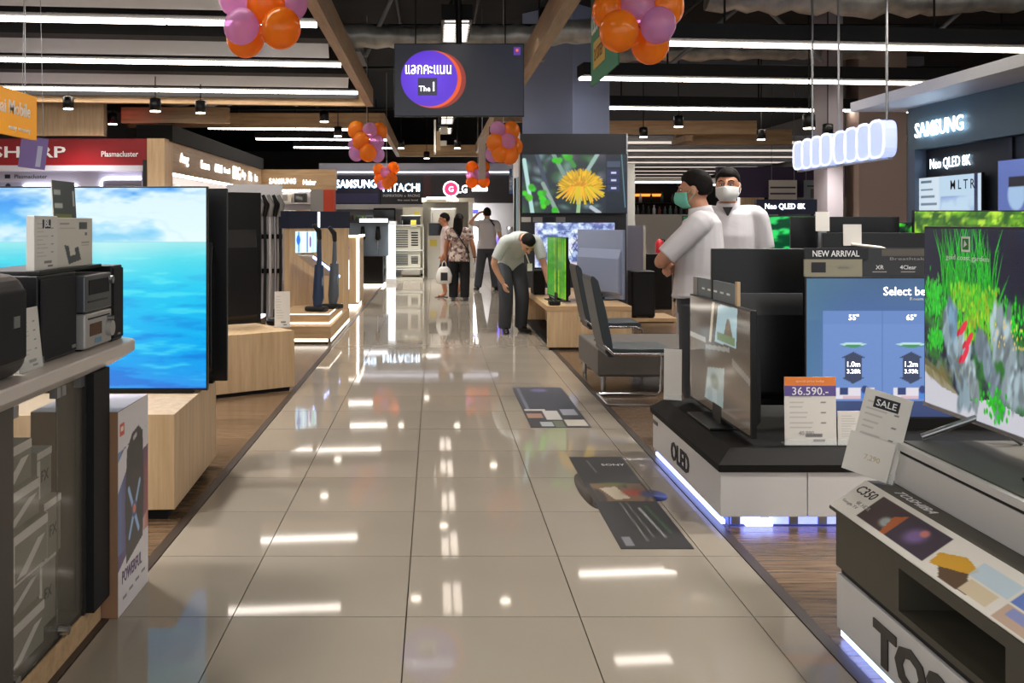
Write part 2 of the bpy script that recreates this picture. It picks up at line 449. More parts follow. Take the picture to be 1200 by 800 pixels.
# ducts, pipes and trusses in the void
m_duct = mat('foil_duct', (170, 168, 162), .4, .5, noise=.35, nscale=5, bump=.8)
def duct(pts, r, label, m=m_duct, n=14, wob=.12):
    dense = []
    for a, b in zip(pts[:-1], pts[1:]):
        a, b = Vector(a), Vector(b); k = max(4, int((b - a).length / .14))
        dense += [a.lerp(b, i / k) for i in range(k)]
    dense.append(Vector(pts[-1]))
    rs = [r * (1 + wob * (random.random() - .5)) for _ in dense]
    for p in dense: p += Vector((0, random.uniform(-.1, .1) * r, random.uniform(-.2, .2) * r))
    return tag(MB().tube(dense, rs, n).build('ceiling_duct', m), label, 'duct')
duct([(-1.4, 11.5, 3.62), (0, 11.55, 3.6), (1.0, 11.6, 3.62), (2.4, 11.4, 3.72)], .14, 'crumpled foil duct crossing above the hanging purple screen')
duct([(3.2, 11.2, 4.05), (4.4, 11.0, 3.95), (5.8, 10.8, 3.9), (8.6, 10.5, 4.0)], .2, 'thick foil duct above the linear lights beside the lit awning')
duct([(1.4, 14.6, 3.9), (3.2, 14.0, 3.85), (6.5, 14.4, 3.95)], .12, 'thin foil duct behind the second right linear light')
duct([(-8, 10.5, 3.85), (-4, 10.4, 3.8), (-1.6, 10.6, 3.9)], .13, 'dull duct in the void over the white panels')
duct([(-6.5, 15.6, 3.6), (-3.5, 16.2, 3.55), (-1.2, 16.0, 3.6)], .22, 'grey duct behind the oak beam above the spotlights')
m_pipe = mat('black_pipe', (30, 31, 34), .5)
def pipes(name, cat, label, segs, r=.025, m=m_pipe):
    for i, (a, b) in enumerate(segs):
        tag(MB().cyl(a, b, r, n=8).build(name, m), label[i], cat, group=cat + 's in the open ceiling')
pipes('ceiling_pipe', 'pipe', ['nearest dark pipe crossing the open ceiling', 'second dark pipe crossing the open ceiling', 'third dark pipe crossing the open ceiling', 'farthest dark pipe crossing the open ceiling', 'dark pipe running deep over the middle of the aisle', 'dark pipe running deep along the ocean television side of the aisle',
      'dark pipe running deep over the television islands', 'dark pipe running deep over the oak benches'], [((-8, 8.2, 4.1), (9, 8.2, 4.1)), ((-8, 12.8, 4.0), (9, 12.8, 4.0)), ((-8, 16.4, 4.02), (9, 16.4, 4.02)), ((-8, 20.5, 3.8), (9, 20.5, 3.8)), ((.55, 2, 4.2), (.55, 26, 4.2)),
      ((-.5, 2, 4.25), (-.5, 26, 4.25)), ((3.5, 3, 4.3), (3.5, 26, 4.3)), ((-3, 3, 4.3), (-3, 26, 4.3))])
pipes('truss_bar', 'truss', ['slanted grey bar rising beside the blue grey pillar top', 'slanted grey bar above the second right linear light', 'slanted grey bar above the lit awning', 'slanted grey bar over the oak beam corner balloons', 'slanted grey bar beside the hanging purple screen'],
      [((3.2, 13.3, 3.5), (4.4, 13.4, 4.5)), ((5.4, 13.3, 3.6), (4.5, 13.4, 4.5)), ((6.2, 12.2, 3.6), (7.2, 12.2, 4.5)), ((-2.0, 15.0, 3.4), (-1.3, 15.1, 4.5)), ((-.9, 12.3, 3.5), (-.45, 12.3, 4.5))], .03, mat('truss_grey', (150, 152, 154), .5))
tag(MB().bx(-.4, .7, 15.2, 16.2, 3.5, 3.52).build('ceiling_tray', m_pipe), 'dark flat cable tray above the far aisle', 'cable tray')
tag(MB().bx(-8.5, -1.2, 15.4, 17.2, 4.12, 4.27).build('duct_box', mat('grey_duct', (130, 134, 140), .6)), 'broad grey rectangular duct above the spotlights', 'duct')
tag(MB().bx(2.6, 8.5, 16.6, 18.2, 4.1, 4.25).build('duct_box', MATS['grey_duct']), 'broad grey rectangular duct above the far oak beam', 'duct')

# spots
def spot(px, py, Y, where, z_top=4.5, r=.075, h=.17, power=SPOT):
    p = at(px, py, Y)
    t = thing('ceiling_spotlight', 'black cylinder spotlight hanging %s' % where, 'spotlight', p, 0, 'cylinder spotlights')
    MB().lathe([(r * .9, .012), (r, .012), (r, h), (r * .7, h + .012)], n=18).build('can', m_black, t)
    MB().lathe([(r * .86, 0), (r * .86, .014)], n=18).build('lens', mat('spot_lens', (255, 255, 255), emit=(255, 240, 220), estr=12.), t)
    MB().cyl((0, 0, h), (0, 0, z_top - p.z), .008, n=6).build('rod', m_black_m, t)
    L = bpy.data.lights.new('spot_lamp', 'SPOT'); L.energy = power; L.spot_size = 2.1; L.spot_blend = 1.; L.shadow_soft_size = .15; L.color = (1, .95, .90)
    lo = bpy.data.objects.new('spot_lamp', L); COL.objects.link(lo); lo.parent = t; lo.location = (0, 0, -.02)
for a in ((80, 128, 13.6, 'beside the yellow hanging sign'), (132, 146, 14.9, 'in front of the red shop fascia'), (182, 131, 12.6, 'above the end of the red fascia'), (235, 133, 13.3, 'over the wall of brand names'),
          (380, 143, 15.2, 'just behind the corner of the oak beam'), (396, 160, 17.3, 'under the second oak beam'), (754, 161, 17.0, 'beside the grey pillar under the oak beam'), (795, 149, 15.0, 'under the third right linear light'),
          (892, 164, 16.2, 'at the end of the far oak beam'), (948, 151, 11.6, 'above the glowing letter sign'), (970, 160, 13.5, 'behind the glowing letter sign'),
          (296, 26, 8.4, 'as added fill behind the near balloons over the oak bench', 4.5, .075, .17, SPOT * .6), (742, 26, 8.4, 'as added fill behind the near balloons beside the green banner', 4.5, .075, .17, SPOT * .6), (487, 95, 11.2, 'as added fill behind the disc of the hanging television', 4.5, .075, .17, SPOT * .6), (592, 92, 11.2, 'as added fill behind the dark side of the hanging television', 4.5, .075, .17, SPOT * .6),  # spots from here to the end are added to brighten the deeper aisle
          (520, 122, 14.2, 'as added fill low behind the hanging television', 4.5, .075, .17, SPOT * .6), (431, 158, 16.6, 'as added fill behind the small far balloons at the beam corner', 4.5, .075, .17, SPOT * .6), (470, 174, 20.5, 'as added fill over the far white goods beside the tiny balloons', 4.5, .075, .17, SPOT * 1.6), (536, 174, 20.5, 'as added fill over the far kiosk above the people', 4.5, .075, .17, SPOT * 1.6), (500, 186, 23.5, 'as added fill in front of the far lit signs', 4.5, .075, .17, SPOT * 1.6), (640, 30, 9.6, 'as added fill beside the oak beam in front of the pillar', 4.5, .075, .17, SPOT * .8),
          (578, 160, 16.6, 'as added fill behind the far balloons beside the television wall', 4.5, .075, .17, SPOT * .6)):
    spot(*a)

# unseen spots added to brighten the near zone, the same fixture in rows
for i, y in enumerate((1.2, 3.0, 4.8, 6.6)):
    for j, x in enumerate((-4.6, -2.2, 2.6, 4.4)):
        p = Vector((x, y, 3.0)); px = CX + F * x / y; py = CY - F * (3.0 - H) / y
        spot(px, py, y, '%s in the %s row of added lights overhead' % (('far outside the audio counter', 'over the audio counter', 'over the television islands', 'far outside the islands')[j], ORD[i]))
# ------------------------------------------------------------------ painted pictures
def paint_ocean():
    c = Cv(360, 200)
    c.vg([(0, (30, 130, 235)), (.18, (95, 190, 245)), (.27, (150, 215, 240)), (.275, (150, 228, 232)), (.36, (70, 215, 232)), (.5, (10, 200, 240)), (.75, (0, 176, 242)), (1, (0, 146, 236))])
    sky = (c.V < .27)
    n = c.fbm(5, 8, 5, 3); g = np.clip((c.U - .30) * 2.2, 0, 1)
    cl = np.clip((n - .62 + .42 * g) * 4.5, 0, 1) * sky
    c.mix(cl, (232, 250, 250), .92)
    n2 = c.fbm(9, 14, 4, 8)
    c.mix(np.clip((n2 - .5) * 5, 0, 1) * sky * np.clip((c.V - .1) * 8, 0, 1) * (c.U < .62), (225, 245, 250), .7)
    c.mix(np.clip((.30 - np.abs(c.fbm(6, 10, 4, 12) - .5) * 6), 0, 1) * sky * g, (150, 205, 225), .5)
    w = c.fbm(8, 34, 4, 5); dep = np.clip((c.V - .27) / .73, 0, 1) * (c.V >= .27)
    c.mix(np.clip((w - .55) * 7, 0, 1) * dep, (0, 92, 205), .55)
    c.mix(np.clip((.42 - w) * 7, 0, 1) * (c.V >= .27), (120, 240, 245), .45)
    c.mix(np.clip(1 - np.abs(c.U - .72) * 5, 0, 1) * (c.V >= .275) * np.clip((.55 - c.V) * 4, 0, 1), (225, 248, 245), .5)
    return c.a
def paint_carton():
    c = Cv(90, 180, (222, 218, 220))
    c.poly([(0, .25), (.12, .2), (1, .16), (1, .60), (0, .78)], (92, 70, 120))
    n = c.fbm(4, 6, 3, 4); inside = ((c.V > .2) & (c.V < .70)).astype(float)
    c.mix(np.clip((c.U - .72) * 4, 0, 1) * inside * np.clip((c.V - .2) * 5, 0, 1), (176, 84, 70), .8)
    c.mix(np.clip((.28 - c.U) * 5, 0, 1) * inside, (96, 130, 180), .8)
    c.poly([(0, .25), (.2, .2), (1, .16), (1, .26), (.3, .3), (0, .4)], (222, 218, 220))
    c.poly([(.28, .22), (.44, .15), (.66, .13), (.8, .17), (.84, .45), (.8, .72), (.26, .78), (.22, .5)], (44, 42, 48))
    c.line(.5, .18, .58, .17, .012, .012, (190, 190, 190))
    c.line(.34, .42, .66, .66, .016, .016, (150, 190, 235)); c.line(.7, .42, .36, .66, .016, .016, (150, 190, 235))
    c.ell(.52, .54, .09, .045, (60, 90, 150)); c.ell(.52, .54, .05, .025, (220, 120, 80))
    c.rect(.06, .065, .2, .125, (214, 70, 40)); c.rect(.09, .085, .17, .105, (240, 220, 210))
    return c.a
def paint_brochure():
    c = Cv(50, 70, (62, 74, 74))
    c.rect(.06, .12, .34, .17, (180, 188, 184)); c.rect(.06, .27, .40, .33, (190, 196, 190)); c.rect(.06, .40, .78, .46, (128, 136, 60))
    c.rect(.12, .62, .7, 1, (186, 184, 172)); c.rect(.3, .56, .58, .78, (96, 66, 74)); c.rect(.36, .6, .5, .72, (150, 90, 90)); c.rect(.44, .88, .54, .95, (48, 46, 44))
    c.rect(.86, .12, .93, .3, (190, 196, 190))
    return c.a
def paint_leaflet():
    c = Cv(60, 60, (214, 208, 196))
    c.poly([(.2, .55), (.32, .57), (.36, .78), (.5, .76), (.48, .62), (.58, .6), (.66, .88), (.32, .95)], (66, 74, 80))
    c.rect(.6, .08, .84, .24, (60, 66, 72)); c.rect(.08, .1, .34, .14, (150, 145, 140)); c.rect(.08, .2, .5, .22, (176, 170, 160)); c.rect(.76, .3, .84, .37, (110, 105, 100))
    c.rect(.66, .5, .9, .53, (160, 150, 140)); c.rect(.66, .56, .88, .58, (160, 150, 140))
    return c.a
def paint_listcard(seed=1, dots=True):
    c = Cv(40, 60, (220, 216, 208)); r = random.Random(seed)
    for k in range(9):
        y = .14 + k * .075; c.rect(.1, y, .1 + r.uniform(.25, .5), y + .018, (186, 182, 176))
        if dots and k % 2: c.rect(.7, y - .005, .8, y + .025, (96, 94, 96))
    c.rect(.4, .84, .72, .88, (120, 118, 118)); c.rect(.55, .92, .78, .95, (90, 88, 90))
    return c.a
def paint_vac_screen():
    c = Cv(40, 30, (170, 214, 240))
    for k, x in enumerate((.12, .34, .52, .62, .8)): c.rect(x, .05, x + .07, .95, ((70, 120, 190), (240, 250, 255), (90, 110, 160), (250, 252, 255), (150, 210, 170))[k])
    c.ell(.15, .4, .1, .25, (40, 90, 170)); c.ell(.7, .5, .06, .3, (120, 70, 140))
    return c.a
def paint_purple():
    c = Cv(24, 30, (170, 150, 200)); c.ell(.5, .3, .5, .2, (70, 50, 110)); c.ell(.4, .7, .5, .2, (130, 100, 170))
    return c.a

# ------------------------------------------------------------------ televisions
def tv(label, w, h, loc, rz=0., arr=None, fh=.05, foot='legs', name='television', scr=None, group=None, bz=.008):
    t = thing(name, label, 'television', loc, rz, group)
    z0, z1 = fh, fh + h; x0, x1 = -w / 2, w / 2
    b = MB().bx(x0, x1, -.012, .016, z0, z1).build('bezel', m_black, t, bevel=.003)
    MB().prism([(.016, z0 + .03), (.05, z0 + .07), (.05, z0 + h * .58), (.016, z0 + h * .72)], x0 + .04 * w, x1 - .04 * w, 'x').build('back_cover', m_black, t, bevel=.006)
    if arr is None:
        MB().bx(x0 + bz, x1 - bz, -.0135, -.0122, z0 + bz, z1 - bz).build('screen', scr or m_gloss, t)
    else:
        picture('screen', arr, x0 + bz, x1 - bz, z0 + bz * 1.6, z1 - bz, -.0128, t, scr or m_screen)
    if foot == 'legs':
        for s in (-1, 1):
            x = s * w * .36
            MB().tube([(x, -.14, .006), (x - s * .02, 0, fh + .01), (x, .13, .006)], .008, 8).build('leg', m_char, t)
    elif foot == 'plate':
        MB().bx(-w * .2, w * .2, -.11, .11, 0, .012).build('stand_plate', m_black, t, bevel=.004)
        MB().bx(-.07, .07, -.015, .03, .012, fh + .06).build('stand_neck', m_black, t)
    elif foot == 'bar':
        MB().bx(-w * .46, w * .46, -.02, .03, 0, fh + .004).build('stand_bar', m_char, t)
    return t

# ------------------------------------------------------------------ audio counter at the near end of the aisle
cnt = thing('display_counter', 'white topped audio counter with glass doors and oak plinth beside the aisle', 'counter', (-1.43, 2.5, 0))
def topring(inset, z):
    xr, ye = .36 - inset, .98 - inset; pts = [(-.5, -1.6, z), (xr, -1.6, z)]
    for k in range(9):
        a = k / 8 * PI / 2; R = .09
        pts.append((xr - R + R * math.cos(a), ye - R + R * math.sin(a), z))
    return pts + [(-.5, ye, z)]
MB().rings([topring(.06, .868), topring(.004, .905), topring(0, .91), topring(0, .940), topring(.004, .945)], smooth=False).build('counter_top', mat('counter_white', (206, 196, 186), .3), cnt)
MB().bx(-.48, .285, -1.58, .77, 0, .085).build('plinth', m_oak_h, cnt)
MB().bx(-.48, .28, -1.58, .76, .085, .10).build('base_board', m_char, cnt)
MB().bx(-.48, -.46, -1.58, .76, .1, .868).build('back_panel', mat('khaki_panel', (196, 188, 166), .6), cnt)
MB().bx(.19, .315, .62, .77, .085, .868).build('post', m_black_m, cnt)
MB().bx(.265, .29, .60, .62, .085, .868).build('door_stile', mat('dark_grey_metal', (48, 46, 44), .4), cnt)
MB().bx(-.4, .295, -.16, .07, .085, .868).build('post', mat('dark_partition', (76, 70, 62), .5), cnt)
m_glass = mat('smoked_glass', (158, 150, 132), .04, alpha=.2)
for y0, y1 in ((.075, .405), (.41, .60)):
    d = MB().bx(.275, .283, y0, y1, .095, .862).build('glass_door', m_glass, cnt)
    MB().bx(.268, .292, y1 - .03 if y0 < .2 else y1 - .03, y1, .83, .862).build('door_clip', m_alu, d)
    MB().bx(.268, .300, y0 + .0, y0 + .03, .095, .125).build('door_clip', m_chrome, d)
    MB().bx(.268, .292, y0, y0 + .035, .83, .862).build('door_clip', m_alu, d)
MB().cyl((.285, .408, .12), (.315, .408, .12), .014, n=12).build('door_lock', m_chrome, cnt)
m_boxg = mat('carton_grey', (150, 146, 134), .6, noise=.1); m_boxw = mat('carton_white', (244, 240, 230), .6)
z = .1
for k, (dz, y0, y1, x1) in enumerate(((.13, 2.62, 2.88, -1.18), (.12, 2.60, 2.90, -1.20), (.14, 2.63, 2.88, -1.17), (.11, 2.60, 2.87, -1.19), (.12, 2.64, 2.86, -1.21))):
    t = thing('boxed_appliance', '%s carton up in the stack nearest the door clip inside the glass counter' % ORD[k], 'box', (x1, (y0 + y1) / 2, z), PI / 2, 'cartons in the glass counter')
    w = (y1 - y0) / 2
    MB().bx(-w, w, 0, .22, 0, dz - .002).build('carton', m_boxg, t, bevel=.002)
    MB().bx(-w, w, -.0015, 0, dz - .03, dz - .004).build('white_band', m_boxw, t); MB().bx(-w, -w + .025, -.0015, 0, 0.002, dz - .03).build('white_band', m_boxw, t)
    MB().prism([(-w + .04, .01), (-w + .1, .01), (w - .02, dz * .6), (w - .07, dz * .6)], -.002, -.0005, 'y').build('printed_shape', m_boxw, t)
    z += dz
z = .1
for k, (dz, y0, y1, x1) in enumerate(((.22, 2.94, 3.07, -1.22), (.18, 2.93, 3.06, -1.2), (.15, 2.95, 3.06, -1.23))):
    t = thing('boxed_appliance', '%s carton up in the narrow stack by the black post inside the glass counter' % ORD[k], 'box', (x1, (y0 + y1) / 2, z), PI / 2, 'cartons in the glass counter')
    w = (y1 - y0) / 2
    MB().bx(-w, w, 0, .2, 0, dz - .002).build('carton', m_boxg, t, bevel=.002)
    MB().bx(-w, w, -.0015, 0, dz - .025, dz - .004).build('white_band', m_boxw, t); MB().bx(-w, -w + .02, -.0015, 0, .002, dz - .03).build('white_band', m_boxw, t)
    text('FX', t, (0, -.002, dz * .45), m_ink, size=.05, ext=.0005)
    z += dz
# things on the counter (their fronts look across the aisle)
m_mesh = mat('speaker_grille', (22, 22, 25), .75, noise=.3, nscale=300)
t = thing('party_speaker', 'rounded black speaker with a small badge at the near end of the counter', 'speaker', (-1.10, 2.46, .945), PI / 2)
MB().bx(-.15, .15, 0, .26, 0, .28).build('cabinet', m_black, t, bevel=.06, seg=6)
MB().bx(-.11, .11, -.004, .02, .05, .24).build('grille', m_mesh, t, bevel=.05, seg=5)
MB().bx(.02, .055, -.007, 0, .14, .17).build('badge', m_alu, t)
for x in (-.09, .09):
    MB().cyl((x, .13, -.0), (x, .13, .01), .02, n=10).build('foot', m_black_m, t)
def card(name, label, w, h, loc, rz, arr, tilt=.12, holder=True, cat='price card', m=None):
    """a printed card leaning in a clear holder; base at loc"""
    t = thing(name, label, cat, loc, rz)
    M = Matrix.Rotation(-tilt, 4, 'X')
    MB().bx(-w / 2, w / 2, 0, .003, 0, h).build('card', m_card, t, M=M)
    if arr is not None: picture('print', arr, -w / 2 + .002, w / 2 - .002, .003, h - .002, -.0006, t, m_print, M=M)
    if holder:
        MB().bx(-w / 2 - .002, w / 2 + .002, -.004, .05, 0, .004).build('holder_foot', m_clear, t)
        MB().bx(-w / 2 - .002, w / 2 + .002, -.004, -.002, 0, .03).build('holder_lip', m_clear, t, M=M)
    return t
card('price_card', 'white specification card between the rounded speaker and the tall black one', .15, .175, (-1.135, 2.69, .945), PI / 2, paint_listcard(3), .1)
t = thing('bookshelf_speaker', 'tall plain black speaker beside the stacked silver stereo', 'speaker', (-1.155, 2.92, .945), PI / 2)
MB().bx(-.145, .145, 0, .24, 0, .26).build('cabinet', m_black, t, bevel=.004); MB().bx(-.135, .135, -.008, 0, .01, .25).build('grille', m_mesh, t, bevel=.004)
MB().bx(.09, .12, -.011, -.008, .02, .03).build('badge', m_alu, t)
t = thing('bookshelf_speaker', 'slim black speaker at the rounded far end of the counter', 'speaker', (-1.13, 3.39, .945), PI / 2)
MB().bx(-.055, .055, 0, .22, 0, .265).build('cabinet', m_black, t, bevel=.004); MB().bx(-.05, .05, -.006, 0, .01, .255).build('grille', m_mesh, t)
MB().bx(-.01, .015, -.008, -.006, .02, .026).build('badge', m_alu, t)
t = thing('mini_stereo', 'silver mini stereo with round volume knob and brown display on the counter', 'stereo', (-1.125, 3.195, .945), PI / 2)
MB().bx(-.125, .125, 0, .22, .006, .12).build('case', m_silver, t, bevel=.006)
MB().bx(-.085, .02, -.003, 0, .045, .085).build('display', mat('brown_display', (70, 44, 38), .2), t)
MB().cyl((.085, -.018, .055), (.085, 0, .055), .026, n=20).build('volume_knob', m_silver, t)
MB().cyl((.085, -.02, .09), (.085, 0, .09), .008, n=10).build('small_knob', m_alu, t)
MB().bx(-.1, .1, -.002, 0, .1, .104).build('seam', m_char, t); MB().bx(-.04, .02, -.002, 0, .018, .034).build('sticker', mat('blue_sticker', (110, 150, 170), .5), t)
for x in (-.09, .09): MB().bx(x - .015, x + .015, .02, .05, 0, .006).build('foot', m_black_m, t)
t = thing('stereo_deck', 'dark stereo deck with disc slot stacked on the silver stereo', 'stereo', (-1.125, 3.195, 1.065), PI / 2)
MB().bx(-.125, .125, 0, .22, .004, .125).build('case', mat('gunmetal', (96, 98, 102), .35, .5), t, bevel=.006)
MB().bx(-.095, .095, -.002, 0, .06, .108).build('display', m_black_m, t); MB().bx(-.1, .08, -.002, 0, .035, .041).build('disc_slot', m_black, t)
MB().cyl((.1, -.014, .1), (.1, 0, .1), .014, n=12).build('knob', m_alu, t)
for x in (-.09, .09): MB().bx(x - .012, x + .012, .02, .05, 0, .004).build('foot', m_black_m, t)
tag(MB().bx(-1.38, -1.16, 2.80, 3.32, 1.2055, 1.218).build('display_board', m_black, bevel=.002), 'thin black board laid across the speakers under the white boxes', 'board')
t = thing('gadget_box', 'narrow white gadget box with black logo square on the black board', 'box', (-1.175, 2.885, 1.218), PI / 2)
MB().bx(-.085, .085, 0, .025, 0, .163).build('carton', m_card, t, bevel=.002); picture('print', paint_listcard(9), -.084, .084, .002, .161, -.0008, t, m_print)
MB().bx(-.03, .03, -.0016, -.0009, .125, .152).build('logo_square', m_ink, t); text('JBL', t, (0, -.002, .138), m_letterw, width=.045, ext=.0004)
t = thing('gadget_box', 'wide white gadget box showing a dark folding stand on the black board', 'box', (-1.18, 3.13, 1.218), PI / 2)
MB().bx(-.155, .155, 0, .06, 0, .158).build('carton', m_card, t, bevel=.002); picture('print', paint_leaflet(), -.154, .154, .002, .156, -.0008, t, m_print)
card('brochure_sign', 'dark green and grey brochure sign standing up behind the white gadget boxes', .2, .285, (-1.245, 3.24, 1.218), PI / 2, paint_brochure(), .06, cat='sign')
# speaker carton on the floor
t = thing('speaker_carton', 'tall cardboard speaker carton printed with a dark speaker and blue lights', 'box', (-1.09, 3.45, 0), PI / 2)
MB().bx(-.172, .172, 0, .3, 0, .71).build('carton', mat('brown_cardboard', (156, 118, 88), .7, noise=.06), t, bevel=.002)
picture('print', paint_carton(), -.171, .171, .002, .709, -.001, t, m_print)
MB().bx(-.171, .171, .001, .299, .7102, .711).build('top_sheet', mat('lilac_card', (196, 190, 205), .5), t)
text('POWERFUL', t, (-.02, -.002, .125), mat('purple_ink', (120, 104, 134), .6), width=.22, height=.045, ext=.0004, bold=.02)
for k in range(4): MB().bx(-.12 + .07 * k, -.08 + .07 * k, -.0016, -.001, .045 + .006 * k, .055 + .006 * k).build('print_mark', m_inkg, t)

# ------------------------------------------------------------------ ocean television and its bench
t = thing('display_bench', 'low oak display bench carrying the big ocean television', 'bench', (-1.19, 4.36, 0), .04)
MB().bx(-2.2, 0, 0, 1.0, .05, .487).build('body', m_oak, t, bevel=.003)
MB().bx(-2.15, -.04, .04, .96, 0, .05).build('toe_kick', m_black_m, t)
tv('huge television showing turquoise sea under white clouds', 1.87, 1.045, (-2.10, 4.9, .49), 0, paint_ocean(), .012, 'bar')
tv('big black television turned back to back behind the ocean screen', 1.87, 1.045, (-2.065, 5.20, .49), PI, None, .012, 'bar')
t = thing('display_bench', 'angled oak display bench past the ocean television with a white card', 'bench', (-1.145, 7.77, 0), .625)
MB().bx(-1.6, 0, 0, .95, .03, .485).build('body', m_oak, t, bevel=.003)
MB().bx(-1.56, -.03, .03, .9, 0, .03).build('toe_kick', m_black_m, t)
ca, sa = math.cos(.625), math.sin(.625)
tv('black television on the angled oak bench seen from behind', 1.2, 1.1, (-1.484 - ca * .6, 8.1 - sa * .6, .485), .625 + PI, None, .03, 'plate')
card('price_card', 'tall white card standing on the corner of the angled oak bench', .13, .30, (-1.28, 8.0, .485), .3, paint_listcard(4, False), .03)

# ------------------------------------------------------------------ stick vacuum display
t = thing('vacuum_display', 'oak stepped display stand with lit edges and stick vacuum backboard', 'display stand', (-1.17, 10.7, 0))
MB().bx(-.74, -.04, .05, 2.25, 0, .06).build('toe_kick', m_black_m, t)
MB().bx(-.78, 0, 0, 2.3, .06, .2).build('lower_step', m_oak_h, t, bevel=.003)
MB().bx(-.62, -.05, .28, 1.7, .2, .31).build('upper_step', m_oak_h, t, bevel=.003)
for b in ((-.74, -.03, -.004, .0, .03, .06), (.0, .004, 0, 2.3, .03, .06), (-.62, -.05, .272, .28, .2, .215), (-.05, -.042, .28, 1.7, .2, .215), (-.62, -.05, .276, .28, .305, .313), (-.05, -.044, .28, 1.7, .305, .313)):
    MB().bx(*b).build('edge_light', m_ledw, t)
M = Matrix.Translation((-.66, 1.3, .2)) @ Matrix.Rotation(math.atan2(.9, .66), 4, 'Z')
MB().bx(0, 1.116, 0, .1, 0, 1.09).build('backboard', m_oak, t, M=M)
MB().bx(-.02, 1.13, -.01, .14, 1.09, 1.31).build('header', mat('navy_laminate', (34, 38, 58), .35), t, M=M)
MB().bx(.5, .54, -.014, -.01, 1.10, 1.30).build('header_light', m_led, t, M=M)
picture('poster_screen', paint_vac_screen(), .1, .48, .78, 1.05, -.004, t, pic_mat('poster_glow', 1.6), M=M)
sh = MB().box((.30, -.22, .62), (.56, .26, .02), ry=.5).build('tilted_shelf', m_white, t, M=M)
MB().box((.30, -.22, .645), (.5, .22, .012), ry=.5).build('tablet', m_gloss, t, M=M)
MB().box((.30, -.352, .605), (.56, .01, .03), ry=.5).build('shelf_light', m_led, t, M=M)
def stick_vac(label, loc, m, rz=0., h=1.03):
    t = thing('stick_vacuum', label, 'vacuum', loc, rz, 'stick vacuums on the oak stand')
    MB().bx(-.13, .13, -.09, .05, 0, .06).build('floor_head', m_black, t, bevel=.02)
    MB().tube([(0, 0, .05), (0, .02, .16), (0, .04, .55)], [.05, .07, .055]).build('dust_bin', m, t)
    MB().tube([(0, .04, .5), (0, .05, h - .16)], [.035, .022]).build('tube', m, t)
    MB().tube([(0, .05, h - .17), (.02, .0, h - .08), (-.03, -.04, h)], [.028, .034, .022]).build('handle', m_black, t)
    MB().tube([(.045, .02, .12), (.06, .02, .35), (.02, .05, .62)], .008, 6).build('hose', m_chrome, t)
stick_vac('dark blue stick vacuum standing nearer on the lit oak stand', (-1.40, 11.35, .31), mat('vac_blue', (40, 56, 84), .3), -.4)
stick_vac('grey stick vacuum standing behind the blue one on the lit oak stand', (-1.255, 11.7, .31), mat('vac_grey', (86, 92, 100), .3), -.4, 1.0)
t = thing('robot_vacuum', 'small black cylinder vacuum on the lower step of the oak stand', 'vacuum', (-1.8, 10.86, .2))
MB().lathe([(.1, 0), (.12, .02), (.12, .07), (.09, .09)], n=20).build('body', m_black, t); MB().cyl((0, 0, .09), (0, 0, .18), .05, .04).build('tower', m_black_m, t)
t = thing('robot_vacuum', 'blue disc robot vacuum on a lit shelf behind the angled bench', 'vacuum', (-2.28, 10.9, .3))
MB().lathe([(.02, 0), (.16, .01), (.17, .05), (.15, .09), (.05, .1)], n=22).build('body', mat('robot_blue', (70, 92, 128), .3), t); MB().lathe([(.05, .1), (.05, .12)], n=14).build('turret', m_black, t)
t = thing('display_plinth', 'black plinth with a lit edge under the blue robot vacuum', 'plinth', (-2.28, 10.9, 0))
MB().bx(-.3, .3, -.25, .25, 0, .27).build('body', m_black, t); MB().bx(-.3, .3, -.255, .25, .27, .3).build('lit_top', mat('lit_top', (255, 255, 255), emit=(240, 240, 255), estr=1.2), t)
# rack of long white and grey tubes behind the angled bench
t = thing('accessory_rack', 'tall rack of white and grey vacuum tubes behind the angled bench', 'rack', (-2.35, 12.4, 0), .15)
MB().bx(-.36, .36, .1, .14, 0, 1.86).build('back_panel', mat('rack_white', (226, 226, 230), .5), t); MB().bx(-.36, .36, -.2, .14, 0, .08).build('base', m_white, t)
for k in range(11):
    x = -.33 + k * .066; col = (mat('tube_white', (206, 204, 204), .35), m_alu, MATS['tube_white'], m_inkg, m_alu, MATS['tube_white'], m_alu, m_black, MATS['tube_white'], m_alu, m_black)[k]
    MB().tube([(x, 0, .08), (x + .01, .02, .9), (x, .03, 1.45 + .06 * (k % 3))], .02, 8).build('tube', col, t)
    MB().tube([(x, .03, 1.45), (x + .03, -.03, 1.6), (x - .02, -.05, 1.72)], [.03, .035, .02], 8).build('handle', m_black if k % 2 else m_inkg, t)
for zz in (.7, 1.15): MB().bx(-.36, .36, .06, .1, zz, zz + .06).build('clamp_bar', m_char, t)

# ------------------------------------------------------------------ lit oak case and blender display
t = thing('lit_display_case', 'oak display case with glowing edge beyond the vacuum stand', 'display case', (-1.23, 15.2, 0))
MB().bx(-.5, 0, 0, 1.2, .06, 1.13).build('body', m_oak, t); MB().bx(-.48, -.03, .03, 1.15, 0, .06).build('toe_light', m_ledw, t)
for b in ((-.5, .02, -.015, .015, 1.13, 1.165), (-.02, .02, -.015, .015, .1, 1.13), (-.02, .02, .02, 1.2, 1.13, 1.165)):
    MB().bx(*b).build('edge_light', m_ledw, t)
picture('poster', paint_purple(), -.32, -.14, .80, 1.03, -.004, t, m_print)
MB().bx(-.32, -.14, -.005, 0, .3, .77).build('light_panel', mat('panel_glow', (255, 255, 255), emit=(225, 245, 250), estr=1.6), t)
t = thing('blender_display', 'grey lit display with two hand blenders over a black cabinet', 'display stand', (-1.12, 20.3, 0))
MB().bx(-.75, 0, .1, .7, 0, .64).build('cabinet', m_char, t); MB().bx(-.75, .03, .02, .75, 0, .05).build('toe_light', m_ledw, t)
